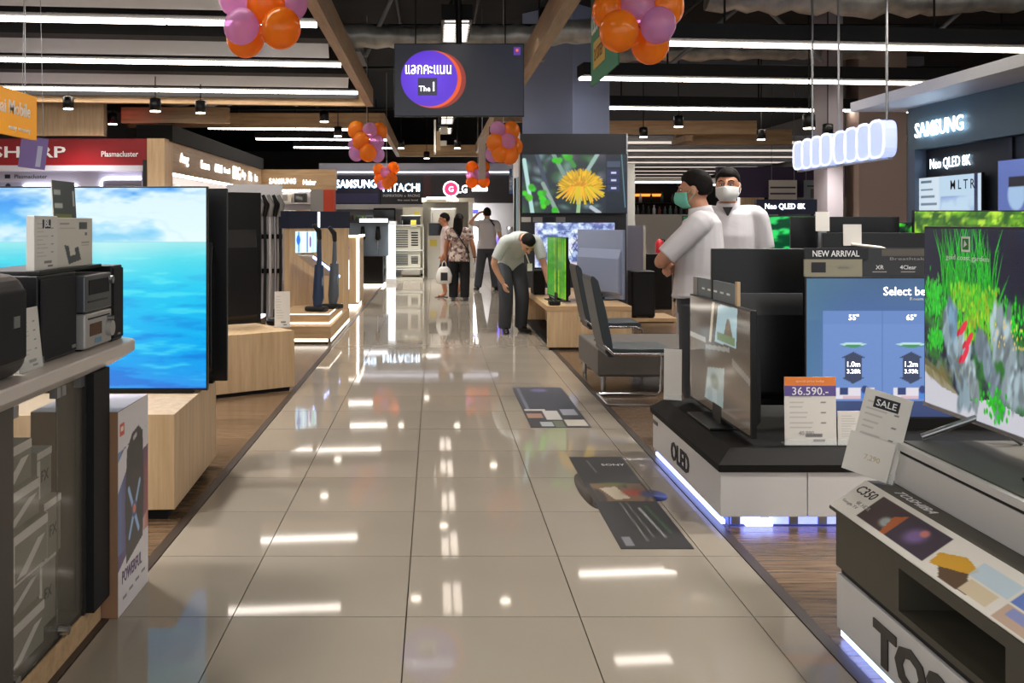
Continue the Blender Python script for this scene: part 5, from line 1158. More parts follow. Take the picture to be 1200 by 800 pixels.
# columns and posters behind
m_beige = mat('beige_column', (172, 152, 142), .6)
for x0, x1, y, m, lab in ((7.1, 7.9, 16.0, m_beige, 'broad beige column beside the teal wall'), (5.75, 5.98, 14.0, mat('pale_column', (168, 160, 166), .5), 'slim pale column under the glowing letters'), (3.05, 3.18, 15.2, m_wg, 'slim white post beside the television wall'), (6.75, 6.95, 16.2, mat('tan_column', (120, 104, 92), .6), 'narrow tan column beside the broad beige one')):
    p = struct('pillar', lab); MB().bx(x0, x1, y, y + .5, 0, 4.5 if x0 > 3.1 else 2.3).build('shaft', m, p)
for k, (px0, px1, py0, py1, Y, lab) in enumerate(((901, 934, 211, 235, 20.0, 'white hanging notice with dark stripes above the dark lettered board'), (942, 968, 211, 237, 20.0, 'grey hanging poster with a figure print behind the glowing letters'))):
    a = at(px0, py1, Y); b = at(px1, py0, Y)
    t = thing('hanging_poster', lab, 'poster', ((a.x + b.x) / 2, Y, a.z)); w = (b.x - a.x) / 2; h = b.z - a.z
    MB().bx(-w, w, 0, .01, 0, h).build('board', (m_card, mat('poster_grey', (140, 150, 160), .5))[k], t)
    if k == 0:
        for q in (.3, .6): MB().bx(-w * .9, w * .9, -.003, 0, h * q, h * (q + .08)).build('stripe', mat('violet_ink', (70, 60, 90), .6), t)
    else: MB().bx(-w * .4, w * .4, -.003, 0, h * .2, h * .6).build('figure', mat('figure_print', (96, 90, 90), .6), t); MB().bx(-w * .7, w * .7, -.003, 0, h * .7, h * .76).build('caption', m_ink, t)
    for s in (-1, 1): MB().cyl((s * w * .8, .005, h), (s * w * .8, .005, 4.5 - a.z), .005, n=5).build('cord', m_alu, t)
tag(MB().bx(6.0, 9.0, 20.3, 20.45, 1.9, 2.55).build('wall_violet', mat('violet_wall', (74, 62, 92), .6)), 'violet panel behind the hanging posters', kind='structure')
# far bar-like shop
bs = struct('wall_shelf', 'dark back shelf with long light line far behind the masked men', (6.0, 30.0, 0))
MB().bx(0, 4.6, .4, .5, 0, 2.7).build('wall_panel', m_char, bs); MB().bx(0, 4.6, -.05, .5, 2.62, 2.76).build('fascia', m_cream, bs); MB().bx(0, 2.05, -.06, -.05, 2.60, 2.66).build('light_line', MATS['sign_glow'], bs)
MB().bx(.0, 1.2, .3, .4, 2.2, 2.28).build('amber_light', mat('amber_glow', (255, 150, 40), emit=(255, 150, 50), estr=1.2), bs)
MB().bx(3.55, 4.3, -.1, 0, 1.6, 2.5).build('tan_panel', m_oak, bs); MB().tube([(2.7, -.1, 2.55), (3.5, -.1, 2.55), (3.5, -.1, 1.7)], .035, 6).build('light_frame', MATS['sign_glow'], bs)
MB().bx(-.2, 4.6, -.5, .4, 0, 1.62).build('counter', m_wg, bs)
MB().bx(0, 2.6, .1, .4, 1.98, 2.0).build('shelf', m_black, bs)
for k in range(13):
    for z, n in ((1.62, 'standing on the far white counter'), (2.0, 'on the upper far shelf')):
        if z > 1.9 and k % 2: continue
        t = thing('bottle', '%s bottle from the amber light %s' % (ORD[k], n), 'bottle', (6.15 + k * .17, 29.8 if z < 1.9 else 30.2, z), 0, 'bottles ' + n)
        hh = random.uniform(.24, .34); col = random.choice([(40, 42, 50), (70, 72, 80), (190, 190, 196), (110, 60, 56), (60, 90, 80)])
        MB().lathe([(.05, 0), (.05, hh * .6), (.02, hh * .8), (.02, hh)], n=10).build('body', mat('bottle%d_%d_%d' % col, col, .25), t)

# ------------------------------------------------------------------ hung over the aisle
t = tv('hanging television with a purple disc over the aisle', 1.225, .69, (.225, 9.0, 2.357), 0, paint_the1(), .0, 'none')
text('แลกคะแนน', t, (-.29, -.0145, .445), m_letter, width=.43, height=.085, ext=.0004, bold=.0)
text('The', t, (-.325, -.0145, .265), m_letter, width=.105, height=.05, ext=.0004); text('1', t, (-.24, -.0145, .285), m_letter, height=.085, ext=.0004)
MB().bx(-.25, .25, .05, .08, .2, .5).build('mount_plate', m_black, t); MB().cyl((0, .07, .4), (0, .07, 2.14), .03, n=12).build('drop_pole', m_black, t)
t = thing('hanging_banner', 'green hanging banner with a yellow tag behind the orange balloons', 'banner', (1.31, 7.4, 2.5), -PI / 2)
MB().bx(-.63, .55, 0, .012, 0, .75).build('board', mat('banner_green', (46, 134, 92), .5), t)
MB().bx(-.48, .05, -.005, 0, .12, .34).build('yellow_tag', mat('banner_yellow', (206, 172, 70), .5), t); text('2 STEP', t, (-.22, -.008, .23), mat('brown_ink', (130, 80, 40), .5), width=.4, height=.1, ext=.001, bold=.02)
text('ตรวจ', t, (-.4, -.008, .5), m_letterw, width=.3, height=.18, ext=.001, bold=.02)
for s in (-.5, .4): MB().cyl((s, .006, .75), (s, .006, 2.0), .005, n=5).build('cord', m_alu, t)
t = thing('hanging_sign', 'narrow white directory boards hanging edge-on above the far aisle', 'sign', (.08, 15.0, 2.45))
MB().bx(-.10, -.07, -.25, .25, 0, .5).build('board', m_wg, t); MB().bx(.0, .12, 0, .02, .3, .42).build('small_board', m_cream, t); MB().bx(.0, .1, 0, .02, .12, .2).build('small_board', m_cream, t); MB().bx(-.06, 0, 0, .02, .05, .35).build('wood_board', m_oak, t); MB().cyl((0, 0, .45), (0, 0, 2.05), .02, n=8).build('drop_pole', m_black, t); MB().bx(-.1, .12, -.01, .01, .42, .45).build('cross_bar', m_black, t)
t = thing('security_camera', 'small pale camera fixed at the pillar beside the oak beam', 'camera', at(632, 72, 12.6)); MB().bx(-.07, .07, -.06, .06, 0, .07).build('body', m_inkg, t, bevel=.01); MB().ell((.03, -.03, .09), .045).build('dome', m_wg, t); MB().cyl((0, 0, .07), (0, 0, 1.2), .012, n=8).build('rod', m_black, t)
t = thing('freestanding_post', 'thin pale post banner hanging below the far right balloons', 'banner', at(565, 210, 14.0)); MB().bx(-.05, .05, 0, .02, 0, .62).build('board', mat('post_tan', (170, 156, 146), .5), t); MB().cyl((0, .01, .62), (0, .01, 2.505), .005, n=5).build('cord', m_alu, t)

# balloons
def balloon_mat(name, col, clear):
    """thin glossy rubber that lets some light through"""
    m = mat(name, col, .14, coat=.4); nt = m.node_tree; b = nt.nodes['Principled BSDF']; out = nt.nodes['Material Output']
    tl = nt.nodes.new('ShaderNodeBsdfTranslucent'); tl.inputs['Color'].default_value = (*rgb(*col), 1); mx = nt.nodes.new('ShaderNodeMixShader'); mx.inputs[0].default_value = .6
    nt.links.new(b.outputs[0], mx.inputs[1]); nt.links.new(tl.outputs[0], mx.inputs[2]); src = mx.outputs[0]
    if clear:
        tp = nt.nodes.new('ShaderNodeBsdfTransparent'); tp.inputs['Color'].default_value = (*rgb(*col), 1); m2 = nt.nodes.new('ShaderNodeMixShader'); m2.inputs[0].default_value = clear
        nt.links.new(src, m2.inputs[1]); nt.links.new(tp.outputs[0], m2.inputs[2]); src = m2.outputs[0]
    nt.links.new(src, out.inputs['Surface'])
    return m
m_or = balloon_mat('orange_balloon', (255, 166, 52), 0.); m_pu = balloon_mat('lilac_balloon', (232, 190, 236), .3)
def cluster(label, px, py, Y, R, items):
    c = at(px, py, Y); s = Y / F
    t = thing('balloon_cluster', label, 'balloons', c, 0, 'balloon clusters hanging over the aisle')
    for dx, dy, dd, kind in items:
        r = R * (1 if kind == 'o' else .88)
        p = Vector((dx * s, dd, -dy * s))
        M = Matrix.Rotation(random.uniform(-.4, .4), 4, 'Y') @ Matrix.Rotation(random.uniform(-.3, .3), 4, 'X')
        b = MB().ell(p, (r * .96, r * .96, r * 1.04), 28, 18, M.to_3x3())
        b.build('balloon', m_or if kind == 'o' else m_pu, t)
        d = (-p).normalized() if p.length > 1e-3 else Vector((0, 0, 1))
        q = p + d * r * .98
        MB().cyl(q, q + d * .02, .006, .014, n=8).build('knot', m_or if kind == 'o' else m_pu, t)
    MB().cyl((0, 0, 0), (0, 0, 4.5 - c.z), .004, n=5).build('ribbon', m_card, t)
cluster('big near cluster of orange and lilac balloons beneath the white ceiling panels', 306, 22, 7.0, .147, [(-18, 14, -.16, 'p'), (28, 17, -.18, 'o'), (-20, 20, .06, 'o'), (8, -14, -.1, 'o'), (-26, -20, -.1, 'p'), (34, -18, .02, 'p'), (-4, -42, 0, 'o'), (-34, -50, 0, 'o'), (32, -48, .05, 'o')])
cluster('big near cluster of orange and lilac balloons beside the green banner', 747, 22, 6.4, .134, [(-27, 20, -.16, 'o'), (17, 14, -.18, 'p'), (17, 28, .05, 'o'), (-30, -10, .02, 'o'), (-4, -10, -.12, 'p'), (30, -12, -.04, 'o'), (0, -40, 0, 'o'), (-28, -44, 0, 'p'), (30, -46, .05, 'p')])
cluster('small far column of balloons at the oak beam corner', 430, 168, 14.5, .135, [(-12, -15, -.1, 'o'), (4, -14, -.15, 'p'), (14, -14, 0, 'o'), (-6, -2, -.18, 'o'), (12, 0, -.12, 'p'), (-14, 2, .1, 'p'), (-12, 12, -.06, 'p'), (2, 12, -.2, 'o'), (12, 13, 0, 'p')])
cluster('tiny farthest balloons hanging before the lit far signs', 453, 205, 20.0, .13, [(-9, -6, 0, 'o'), (8, -8, 0, 'o'), (-1, -3, -.12, 'p'), (-8, 5, 0, 'o'), (6, 5, -.14, 'o'), (-5, 11, -.05, 'p'), (2, 10, -.2, 'o')])
cluster('far column of balloons beside the dark television wall', 590, 168, 12.6, .125, [(-7, -15, -.1, 'p'), (8, -14, -.05, 'o'), (-10, 0, -.12, 'o'), (4, -1, -.15, 'p'), (12, 4, 0, 'o'), (-4, 12, -.12, 'o'), (6, 14, -.1, 'o'), (-12, 13, 0, 'p')])
cluster('tiny far balloons stacked in bands over the white-shirted man', 560, 204, 20.0, .13, [(-7, -8, 0, 'o'), (7, -8, 0, 'o'), (-8, 1, 0, 'p'), (8, 1, 0, 'p'), (0, 0, -.1, 'p'), (-7, 9, 0, 'o'), (7, 9, 0, 'o')])
# ------------------------------------------------------------------ people
V3 = Vector
def ring(c, tan, w, d, lat=V3((1, 0, 0)), n=20, sq=.85):
    tan = V3(tan).normalized(); lat = (lat - tan * lat.dot(tan)).normalized(); fw = tan.cross(lat)
    out = []
    for k in range(n):
        a = 2 * PI * k / n; c_, s_ = math.cos(a), math.sin(a)
        out.append(V3(c) + lat * w * math.copysign(abs(c_) ** sq, c_) + fw * d * math.copysign(abs(s_) ** sq, s_))
    return out
def loft(mb, secs, lat=V3((1, 0, 0))):
    """secs: (centre, half width, half depth) along a spine"""
    cs = [V3(s[0]) for s in secs]; rs = []
    for i, s in enumerate(secs):
        t = cs[min(i + 1, len(cs) - 1)] - cs[max(i - 1, 0)]
        rs.append(ring(s[0], t, s[1], s[2], lat))
    mb.rings(rs)
def curve(pts, rad, k=5):
    """smooth a joint chain"""
    P = [V3(p) for p in pts]; out = []; ro = []
    for i in range(len(P) - 1):
        p0, p1, p2, p3 = P[max(i - 1, 0)], P[i], P[i + 1], P[min(i + 2, len(P) - 1)]
        for j in range(k):
            t = j / k
            m1, m2 = (p2 - p0) * .35, (p3 - p1) * .35
            out.append((2 * t ** 3 - 3 * t * t + 1) * p1 + (t ** 3 - 2 * t * t + t) * m1 + (-2 * t ** 3 + 3 * t * t) * p2 + (t ** 3 - t * t) * m2)
            ro.append(rad[i] + (rad[i + 1] - rad[i]) * t)
    return out + [P[-1]], ro + [rad[-1]]
def hand(mb, wrist, d, nrm, side, curl=.5, s=1.):
    """palm, four unequal bent fingers and a thumb leaving the side of the palm"""
    d = V3(d).normalized(); nrm = V3(nrm); nrm = (nrm - d * nrm.dot(d)).normalized(); lat = d.cross(nrm) * side
    w = V3(wrist)
    loft(mb, [(w - d * .01, .026 * s, .02 * s), (w + d * .03 * s, .036 * s, .017 * s), (w + d * .085 * s, .042 * s, .014 * s), (w + d * .095 * s, .038 * s, .010 * s)], lat=lat)
    for k, (o, l) in enumerate(((-.031, .068), (-.010, .078), (.011, .073), (.030, .056))):
        p = w + d * .08 * s + lat * o * s; a = 0.; pts = [p]
        for j in range(3):
            a += curl * (.45, .8, .6)[j]; dd = d * math.cos(a) + nrm * math.sin(a); p = p + dd * l * s * (.42, .33, .25)[j]; pts.append(p)
        mb.tube(pts, [.0095 * s, .0092 * s, .0085 * s, .0065 * s], 8)
    b = w + d * .025 * s - lat * .03 * s
    mb.tube([b, b + (d * .6 - lat * .7) * .035 * s + nrm * .01, b + (d * .95 - lat * .75) * .06 * s + nrm * .02 * curl], [.013 * s, .011 * s, .008 * s], 8)
def fig(mb, name, m, parent, voxel, smooth=4):
    o = mb.build(name, m, parent)
    r = o.modifiers.new('remesh', 'REMESH'); r.mode = 'VOXEL'; r.voxel_size = voxel; r.use_smooth_shade = True
    if smooth: s = o.modifiers.new('smooth', 'SMOOTH'); s.factor = .5; s.iterations = smooth
    return o
m_eye = mat('eye_white', (225, 222, 218), .2); m_iris = mat('eye_dark', (24, 18, 16), .15); m_hair = mat('black_hair', (18, 15, 14), .75, noise=.4, nscale=60, spec=.2); m_lip = mat('lips', (150, 86, 78), .5)
m_mask_w = mat('white_mask', (214, 216, 214), .7); m_mask_g = mat('green_mask', (112, 196, 176), .7); m_shoe = mat('black_shoe', (24, 24, 26), .4)
def headparts(body, t, c, R, hair='short', mask=None, voxel=.006, s=1.):
    """skull, jaw, nose and ears go into the body mesh; eyes, hair and mask are children. Face looks to R @ -Y"""
    c = V3(c); T = lambda x, y, z: c + R @ V3((x * s, y * s, z * s))
    body.ell(c + R @ V3((0, .012, .022)) * s, (.076 * s, .094 * s, .092 * s), 24, 16, R)
    body.ell(T(0, -.028, -.045), (.058 * s, .062 * s, .072 * s), 20, 14, R)
    body.ell(T(0, -.058, -.085), (.028 * s, .026 * s, .024 * s), 14, 10, R)
    body.tube([T(0, -.082, .03), T(0, -.102, -.008), T(0, -.112, -.026), T(0, -.09, -.036)], [.010 * s, .012 * s, .016 * s, .010 * s], 10)
    for q in (-1, 1):
        body.ell(T(q * .078, .012, -.008), (.010 * s, .019 * s, .032 * s), 12, 8, R)
        body.ell(T(q * .033, -.074, .026), (.026 * s, .016 * s, .010 * s), 12, 8, R)
        body.ell(T(q * .043, -.058, -.028), (.022 * s, .016 * s, .020 * s), 12, 8, R)
        e = MB().ell(T(q * .032, -.0745, .006), (.0115 * s, .008 * s, .006 * s), 12, 8, R).build('eye', m_eye, t)
        MB().ell(T(q * .031, -.0805, .006), (.0055 * s, .003 * s, .0055 * s), 10, 6, R).build('iris', m_iris, e)
        MB().tube([T(q * .014, -.090, .030), T(q * .034, -.091, .036), T(q * .054, -.076, .030)], [.003 * s, .005 * s, .0025 * s], 6).build('eyebrow', m_hair, t)
    if mask is None: MB().ell(T(0, -.086, -.062), (.024 * s, .008 * s, .008 * s), 12, 8, R).build('mouth', m_lip, t)
    # hair: a cap that sinks below the skin over the face and ears
    h = MB(); vs = []; nu, nv = 40, 26
    for i in range(nv + 1):
        th = PI * i / nv
        for j in range(nu):
            ph = 2 * PI * j / nu; x, y, z = math.sin(th) * math.cos(ph), math.sin(th) * math.sin(ph), math.cos(th)
            front = -y
            line = .47 - 1.06 * (1 - max(0, min(1, (front + .35) / .95)))        # hairline: high in front, low behind
            if abs(x) > .86 and -.30 < front < .22: line = max(line, -.02)
            k = 1 / (1 + math.exp(-(z - line) * 13)); rr = .86 + (.20 + .05 * max(z, 0)) * k + .03 * mnoise.noise(V3((x * 6, y * 6, z * 6)))
            vs.append(c + R @ V3((x * .080 * rr * s, (y * .101 * rr + .012) * s, (z * .102 * rr + .022) * s)))
    h.add(vs, [(i * nu + j, (i + 1) * nu + j, (i + 1) * nu + (j + 1) % nu, i * nu + (j + 1) % nu) for i in range(nv) for j in range(nu)], True)
    if hair == 'long':
        loft(h, [(T(0, .03, .09), .05 * s, .05 * s), (T(0, .06, .03), .085 * s, .06 * s), (T(0, .075, -.07), .092 * s, .05 * s), (T(0, .10, -.2), .095 * s, .04 * s), (T(.01, .12, -.33), .075 * s, .03 * s), (T(.015, .12, -.43), .035 * s, .016 * s)], lat=R @ V3((1, 0, 0)))
    fig(h, 'hair', m_hair, t, voxel, 2)
    if mask:
        k = MB(); vs = []; na, nb = 22, 10
        for i in range(nb):
            z = -.004 - .104 * i / (nb - 1)
            for j in range(na):
                a = -1.25 + 2.5 * j / (na - 1); out = .018 * math.sin(PI * i / (nb - 1)) * math.cos(a) ** 2
                wx = (.081 if i < 6 else .081 - .007 * (i - 5)); dy = .100 + out - (.010 * (i - 6) if i > 6 else 0) + .022 * math.exp(-(a * 3.2) ** 2) * (1 - .6 * i / nb)
                vs.append(c + R @ V3((math.sin(a) * wx * s, -math.cos(a) * dy * s + (.004 * s), (z + .018 * (abs(a) / 1.25) * ((nb - 1 - i) / nb) * -.6) * s)))
        k.add(vs, [(i * na + j, i * na + j + 1, (i + 1) * na + j + 1, (i + 1) * na + j) for i in range(nb - 1) for j in range(na - 1)], True)
        o = k.build('face_mask', mask, t); sol = o.modifiers.new('solid', 'SOLIDIFY'); sol.thickness = .004; sol.offset = 0
        for q in (-1, 1):
            MB().tube([T(q * .073, -.02, -.02), T(q * .084, .008, .012), T(q * .084, .03, .0)], .0018 * s, 6).build('mask_loop', mask, o)
            MB().tube([T(q * .060, -.045, -.088), T(q * .082, .0, -.05), T(q * .085, .028, -.02)], .0018 * s, 6).build('mask_loop', mask, o)
def person(label, loc, rz, J, skin, shirt, trouser, shoe=m_shoe, voxel=.008, hair='short', mask=None, sleeve=.55, shorts=None, hs=1., collar=True, fat=1., hem=None, bare=False):
    t = thing('person', label, 'person', loc, rz)
    sp = [V3(p) for p in J['spine']]        # pelvis, waist, chest, shoulder line, neck base
    lat = V3(J.get('lat', (1, 0, 0)))
    W = [(.155, .115), (.145, .105), (.165, .115), (.165, .09), (.062, .06)]
    body = MB()
    loft(body, [(sp[i], W[i][0] * .86 * fat, W[i][1] * .84 * fat) for i in range(4)] + [(sp[3].lerp(sp[4], .8), .052, .05)], lat)
    hc = V3(J['head']); R = J.get('R', Matrix.Identity(3))
    body.tube([sp[4] - (hc - sp[4]) * .3, sp[4].lerp(hc, .45), hc + R @ V3((0, .02, -.03))], [.062, .054, .056], 14)
    headparts(body, t, hc, R, hair, mask, voxel * .9, hs)
    sh = MB(); top = MB()
    loft(sh, [(sp[0] + (sp[0] - sp[1]).normalized() * (.07 if hem is None else hem), W[0][0] * 1.24 * fat, W[0][1] * 1.34 * fat)] + [(sp[i], W[i][0] * (1.2, 1.12, 1.04, 1.04)[i] * fat, W[i][1] * (1.3, 1.22, 1.12, 1.12)[i] * fat) for i in range(4)] + [(sp[3].lerp(sp[4], .45), .112, .080), (sp[3].lerp(sp[4], .8), .074, .068)], lat)
    tr = MB()
    d0 = (sp[0] - sp[1]).normalized()
    loft(tr, [(sp[0].lerp(sp[1], .7), W[1][0] * .98 * fat, W[1][1] * 1.02 * fat), (sp[0], W[0][0] * 1.04 * fat, W[0][1] * 1.08 * fat), (sp[0] + d0 * .09, W[0][0] * 1.02 * fat, W[0][1] * 1.1 * fat), (sp[0] + d0 * .15, .10, .09)], lat)
    for q, (S, E, Wr, hd, hn) in (('L', J['armL']), ('R', J['armR'])):
        S, E, Wr = V3(S), V3(E), V3(Wr); sgn = 1 if q == 'L' else -1
        pts, rad = curve([S.lerp(sp[3], .35), S, E, Wr], [.04, .048, .042, .028]); body.tube(pts, rad, 14)
        hand(body, Wr, hd, hn, sgn, J.get('curl', .4), .95)
        cuff = S.lerp(E, sleeve) if sleeve <= 1 else E.lerp(Wr, sleeve - 1)
        sp_pts = [S.lerp(sp[3], .5), S, cuff] if sleeve <= 1 else [S.lerp(sp[3], .5), S, E, cuff]
        p2, r2 = curve(sp_pts, [.075, .072, .066] if sleeve <= 1 else [.075, .070, .056, .045]); sh.tube(p2, r2, 16)
    for q, (Hp, K, A, toe) in (('L', J['legL']), ('R', J['legR'])):
        Hp, K, A, toe = V3(Hp), V3(K), V3(A), V3(toe)
        pts, rad = curve([Hp, K, K.lerp(A, .35), A], [.075, .055, .056, .036]); body.tube(pts, rad, 14)
        body.tube([A + V3((0, .0, .0)), A.lerp(toe, .5) + V3((0, 0, -.035)), toe], [.038, .035, .025], 12)
        if shorts is None:
            p2, r2 = curve([Hp, K, A + (A - K).normalized() * .03], [.104 * fat, .090, .078]); tr.tube(p2, r2, 16)
        else:
            p2, r2 = curve([Hp, Hp.lerp(K, shorts)], [.1, .085]); tr.tube(p2, r2, 16)
        f = MB(); dr = (toe - A); dr.z = 0; dr = dr.normalized(); hl = V3((A.x, A.y, toe.z)) - dr * .055; la = V3((-dr.y, dr.x, 0)); up = V3((0, 0, 1))
        base = toe.z - .03
        secs = [(hl, .028, .05), (hl + dr * .05, .036, .052), (hl + dr * .13, .042, .04), (hl + dr * .21, .044, .028), (hl + dr * .265, .022, .016)]
        f.rings([[V3((c_.x, c_.y, base)) + la * w_ * x_ + up * h_ * z_ for x_, z_ in ((-1, 0), (1, 0), (1, 1.1), (.5, 1.9), (-.5, 1.9), (-1, 1.1))] for c_, w_, h_ in secs])
        if bare:
            f = MB(); f.rings([[V3((c_.x, c_.y, base)) + la * w_ * x_ + up * z_ for x_, z_ in ((-1, 0), (1, 0), (1, .018), (-1, .018))] for c_, w_, h_ in secs], smooth=False)
            mid = hl + dr * .18; f.tube([V3((mid.x, mid.y, base)) - la * .045, V3((mid.x, mid.y, base + .07)), V3((mid.x, mid.y, base)) + la * .045], .012, 8)
        fo = f.build('sandal' if bare else 'shoe', shoe, t); ss = fo.modifiers.new('sub', 'SUBSURF'); ss.levels = 1; ss.render_levels = 1
    fig(body, 'body', skin, t, voxel); fig(sh, 'shirt', shirt, t, voxel * 1.2); fig(tr, 'trousers' if shorts is None else 'shorts', trouser, t, voxel * 1.3)
    if collar:
        n = (sp[4] - sp[3]).normalized(); cp = sp[3].lerp(sp[4], .66)
        rs = [ring(cp + n * z_, n, w_, w_ * .95, lat) for z_, w_ in ((-.01, .085), (.012, .079), (.035, .073), (.033, .068), (0, .070))]
        MB().rings(rs, cap=False).build('collar', shirt, t)
    return t
def rotxyz(x=0, y=0, z=0): return (Matrix.Rotation(z, 3, 'Z') @ Matrix.Rotation(y, 3, 'Y') @ Matrix.Rotation(x, 3, 'X'))
sk1 = mat('tan_skin', (190, 136, 108), .5); sk2 = mat('light_skin', (206, 156, 128), .5); sk3 = mat('brown_skin', (172, 116, 88), .5)
m_sw = mat('white_shirt_cloth', (198, 195, 198), .75, bump=.25, nscale=14); m_sg = mat('grey_shirt_cloth', (186, 192, 188), .75, bump=.25, nscale=14)
m_tg = mat('grey_trouser_cloth', (64, 66, 72), .8); m_tk = mat('black_trouser_cloth', (20, 20, 23), .8)
legs = lambda z=.86, w=.09, y=0: dict(legL=((w, y, z), (w + .01, y - .01, .46), (w + .01, y + .03, .09), (w + .03, y - .12, .03)), legR=((-w, y, z), (-w - .01, y - .01, .46), (-w - .01, y + .03, .09), (-w - .03, y - .12, .03)))
# man with crossed arms and green mask
J = dict(spine=[(0, 0, .90), (0, -.01, 1.04), (0, 0, 1.22), (0, .015, 1.37), (0, .0, 1.45)], head=(0, -.035, 1.565), R=rotxyz(.08, 0, -.10), curl=.55,
         armL=((.19, .02, 1.35), (.25, -.19, 1.13), (.01, -.21, 1.12), (-1, .15, .1), (0, .9, .2)), armR=((-.19, .02, 1.35), (-.23, -.16, 1.10), (.05, -.20, 1.055), (1, .15, .05), (0, .9, .3)), **legs(.86, .11))
person('man in white shirt and green face mask standing with crossed arms', (1.655, 5.97, -.0), math.radians(-114), J, sk1, m_sw, m_tg, mask=m_mask_g, voxel=.0065, sleeve=.88, fat=1.12, hem=-.02)
# man with white mask looking towards the aisle
J = dict(spine=[(0, 0, .93), (0, -.01, 1.07), (0, 0, 1.26), (0, .015, 1.42), (0, .0, 1.50)], head=(0, -.03, 1.62), R=rotxyz(.03, 0, -.12),
         armL=((.2, .02, 1.40), (.26, .03, 1.12), (.25, -.08, .88), (0, -.3, -1), (-1, 0, 0)), armR=((-.2, .02, 1.40), (-.26, .03, 1.12), (-.25, -.08, .88), (0, -.3, -1), (1, 0, 0)), **legs(.90, .09))
t = person('man in white polo shirt and white face mask behind the crossed-arms man', (2.06, 6.72, 0), math.radians(-18), J, sk1, m_sw, m_tg, mask=m_mask_w, voxel=.0075, sleeve=.8, fat=1.1)
MB().prism([(-.035, 1.47), (.035, 1.47), (.0, 1.40)], -.086, -.100, 'y').build('undershirt', m_ink, t); MB().bx(-.105, -.085, -.147, -.138, 1.12, 1.29).build('pen_strip', mat('navy_strip', (50, 48, 84), .6), t)
# man bending over the bench
J = dict(spine=[(0, .10, .88), (0, .02, .99), (.02, -.14, 1.11), (.04, -.28, 1.17), (.05, -.36, 1.17)], head=(.07, -.46, 1.11), R=rotxyz(1.05, 0, .1), curl=.5,
         armL=((.235, -.27, 1.13), (.31, -.31, .87), (.36, -.36, .63), (.1, -.2, -1), (-1, 0, 0)), armR=((-.16, -.26, 1.13), (-.28, -.20, .87), (-.17, -.21, .63), (.3, -.2, -1), (1, .2, 0)),
         legL=((.09, .08, .84), (.12, -.02, .46), (.13, .07, .09), (.19, -.08, .03)), legR=((-.09, .08, .84), (-.10, -.08, .46), (-.10, -.02, .09), (-.12, -.18, .03)))
t = person('man in grey shirt bending down over the oak bench with one hand on his knee', (.955, 11.85, 0), .18, J, sk2, m_sg, m_tg, voxel=.0075, sleeve=.8, fat=.95)
MB().tube([(.0, -.40, 1.13), (.06, -.40, 1.0), (.12, -.36, .86)], .007, 6).build('lanyard', m_card, t); MB().bx(.09, .15, -.38, -.37, .78, .87).build('badge_card', m_card, t)
# woman with patterned top and her companion
m_pat = bpy.data.materials.new('patterned_cloth'); m_pat.use_nodes = True; nt = m_pat.node_tree
vn = nt.nodes.new('ShaderNodeTexVoronoi'); vn.inputs['Scale'].default_value = 26; cr = nt.nodes.new('ShaderNodeValToRGB'); tc = nt.nodes.new('ShaderNodeTexCoord')
cr.color_ramp.interpolation = 'CONSTANT'; cr.color_ramp.elements[0].color = (*rgb(206, 190, 178), 1); cr.color_ramp.elements[1].color = (*rgb(92, 72, 72), 1); cr.color_ramp.elements[1].position = .62
e_ = cr.color_ramp.elements.new(.35); e_.color = (*rgb(160, 130, 120), 1)
nt.links.new(tc.outputs['Object'], vn.inputs['Vector']); nt.links.new(vn.outputs['Color'], cr.inputs['Fac']); nt.links.new(cr.outputs['Color'], nt.nodes['Principled BSDF'].inputs['Base Color'])
J = dict(spine=[(0, 0, .80), (0, -.01, .94), (0, 0, 1.09), (0, .01, 1.22), (0, .0, 1.29)], head=(0, -.02, 1.40), R=rotxyz(0, 0, -.2),
         armL=((.17, .02, 1.20), (.23, .02, .95), (.24, -.04, .73), (0, -.1, -1), (-1, 0, 0)), armR=((-.17, .02, 1.20), (-.24, .05, .96), (-.27, -.05, .76), (0, -.2, -1), (1, 0, 0)), **legs(.76, .09))
t = person('woman with long black hair in patterned blouse and black trousers walking away', (.42, 16.7, 0), PI - .12, J, sk3, m_pat, m_tk, mat('grey_shoe', (110, 110, 116), .6), .010, 'long', sleeve=.55, hs=.95, fat=.98, hem=.12, collar=False)
MB().tube([(.1, .10, 1.27), (-.02, .135, 1.1), (-.14, .13, .92), (-.18, .05, .84)], .012, 6).build('bag_strap', m_black, t); MB().tube([(-.27 + .03 * math.cos(a), -.05 + .03 * math.sin(a), .76) for a in np.linspace(0, 6.28, 13)], .01, 6).build('watch', m_black, t)
t = thing('shopping_bag', 'white plastic carrier bag with dark print held by the patterned-blouse woman', 'bag', (.155, 16.60, .30)); MB().rings([ring((0, 0, z), (0, 0, 1), w, d) for z, w, d in ((0, .08, .05), (.02, .13, .08), (.15, .14, .07), (.26, .10, .04), (.30, .06, .02))]).build('bag', mat('plastic_white', (222, 220, 214), .4), t); MB().bx(-.06, .06, -.085, -.079, .06, .2).build('print', m_ink, t)
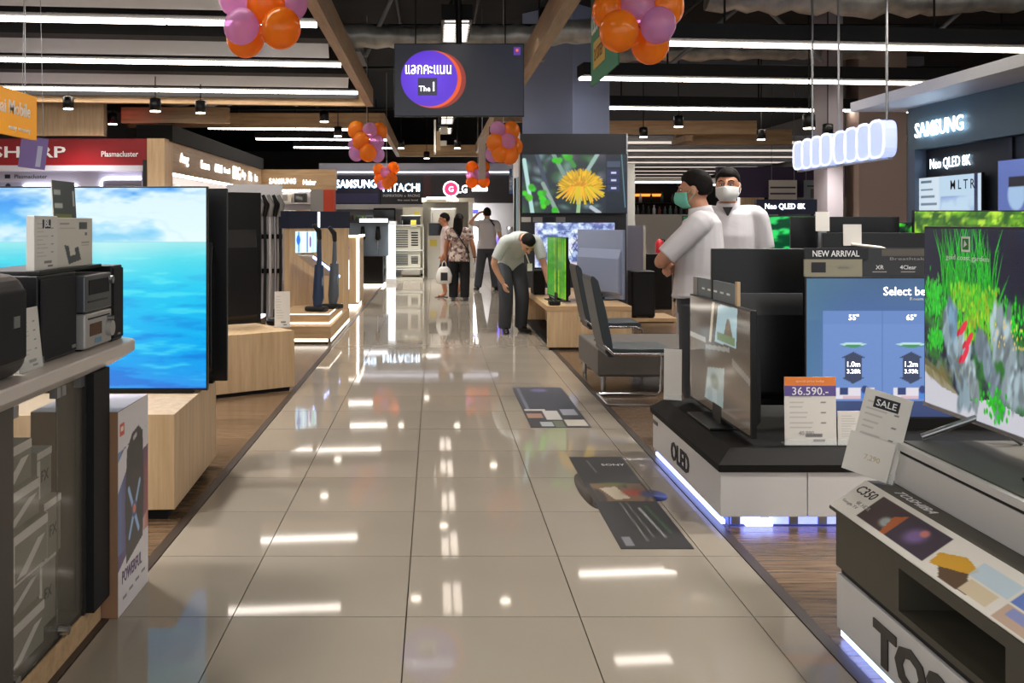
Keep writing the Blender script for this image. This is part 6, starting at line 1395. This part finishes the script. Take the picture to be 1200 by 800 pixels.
for s in (-1, 1): MB().tube([(s * .04, 0, .28), (s * .03, 0, .36), (0, 0, .40)], .008, 6).build('handle', MATS['plastic_white'], t)
J = dict(spine=[(0, 0, .82), (0, -.02, .95), (0, -.03, 1.10), (0, -.03, 1.24), (0, -.05, 1.31)], head=(0, -.08, 1.42), R=rotxyz(.1, 0, 0),
         armL=((.17, -.02, 1.22), (.22, .02, .97), (.22, -.1, .76), (0, -.2, -1), (-1, 0, 0)), armR=((-.17, -.02, 1.22), (-.22, .0, .97), (-.22, -.1, .76), (0, -.2, -1), (1, 0, 0)),
         legL=((.09, 0, .78), (.09, -.12, .44), (.09, -.05, .09), (.10, -.2, .03)), legR=((-.09, .0, .78), (-.09, .02, .44), (-.09, .22, .16), (-.09, .11, .05)))
person('companion in shorts and sandals striding half hidden behind the patterned-blouse woman', (.24, 17.5, 0), -PI / 2, J, sk3, mat('pale_blouse', (196, 180, 176), .7), mat('navy_shorts', (34, 36, 58), .8), mat('brown_sandal', (70, 48, 38), .6), .011, 'short', sleeve=.6, shorts=.85, hs=.95, fat=.95, collar=False, bare=True)
# man with raised arm
J = dict(spine=[(0, 0, .90), (0, -.01, 1.04), (0, 0, 1.21), (0, .01, 1.35), (0, .0, 1.43)], head=(0, -.03, 1.54), R=rotxyz(0, 0, .05),
         armL=((.19, .02, 1.34), (.34, -.02, 1.36), (.17, -.05, 1.56), (-1, 0, .25), (0, .4, -.6)), armR=((-.19, .02, 1.34), (-.26, .05, 1.08), (-.27, -.04, .86), (0, -.2, -1), (1, 0, 0)), legL=((.09, 0, .86), (.14, 0, .46), (.19, .03, .09), (.24, -.12, .03)), legR=((-.09, 0, .86), (-.13, 0, .46), (-.17, .03, .09), (-.21, -.12, .03)))
t = person('man in white shirt and grey trousers with one hand raised to his head', (1.05, 19.3, 0), PI, J, sk2, m_sw, m_tg, voxel=.011, sleeve=.6, fat=1.1)
MB().tube([(-.12, .09, 1.40), (-.05, .12, 1.43), (-.14, .135, 1.30)], .014, 6).build('bag_strap', m_black, t)
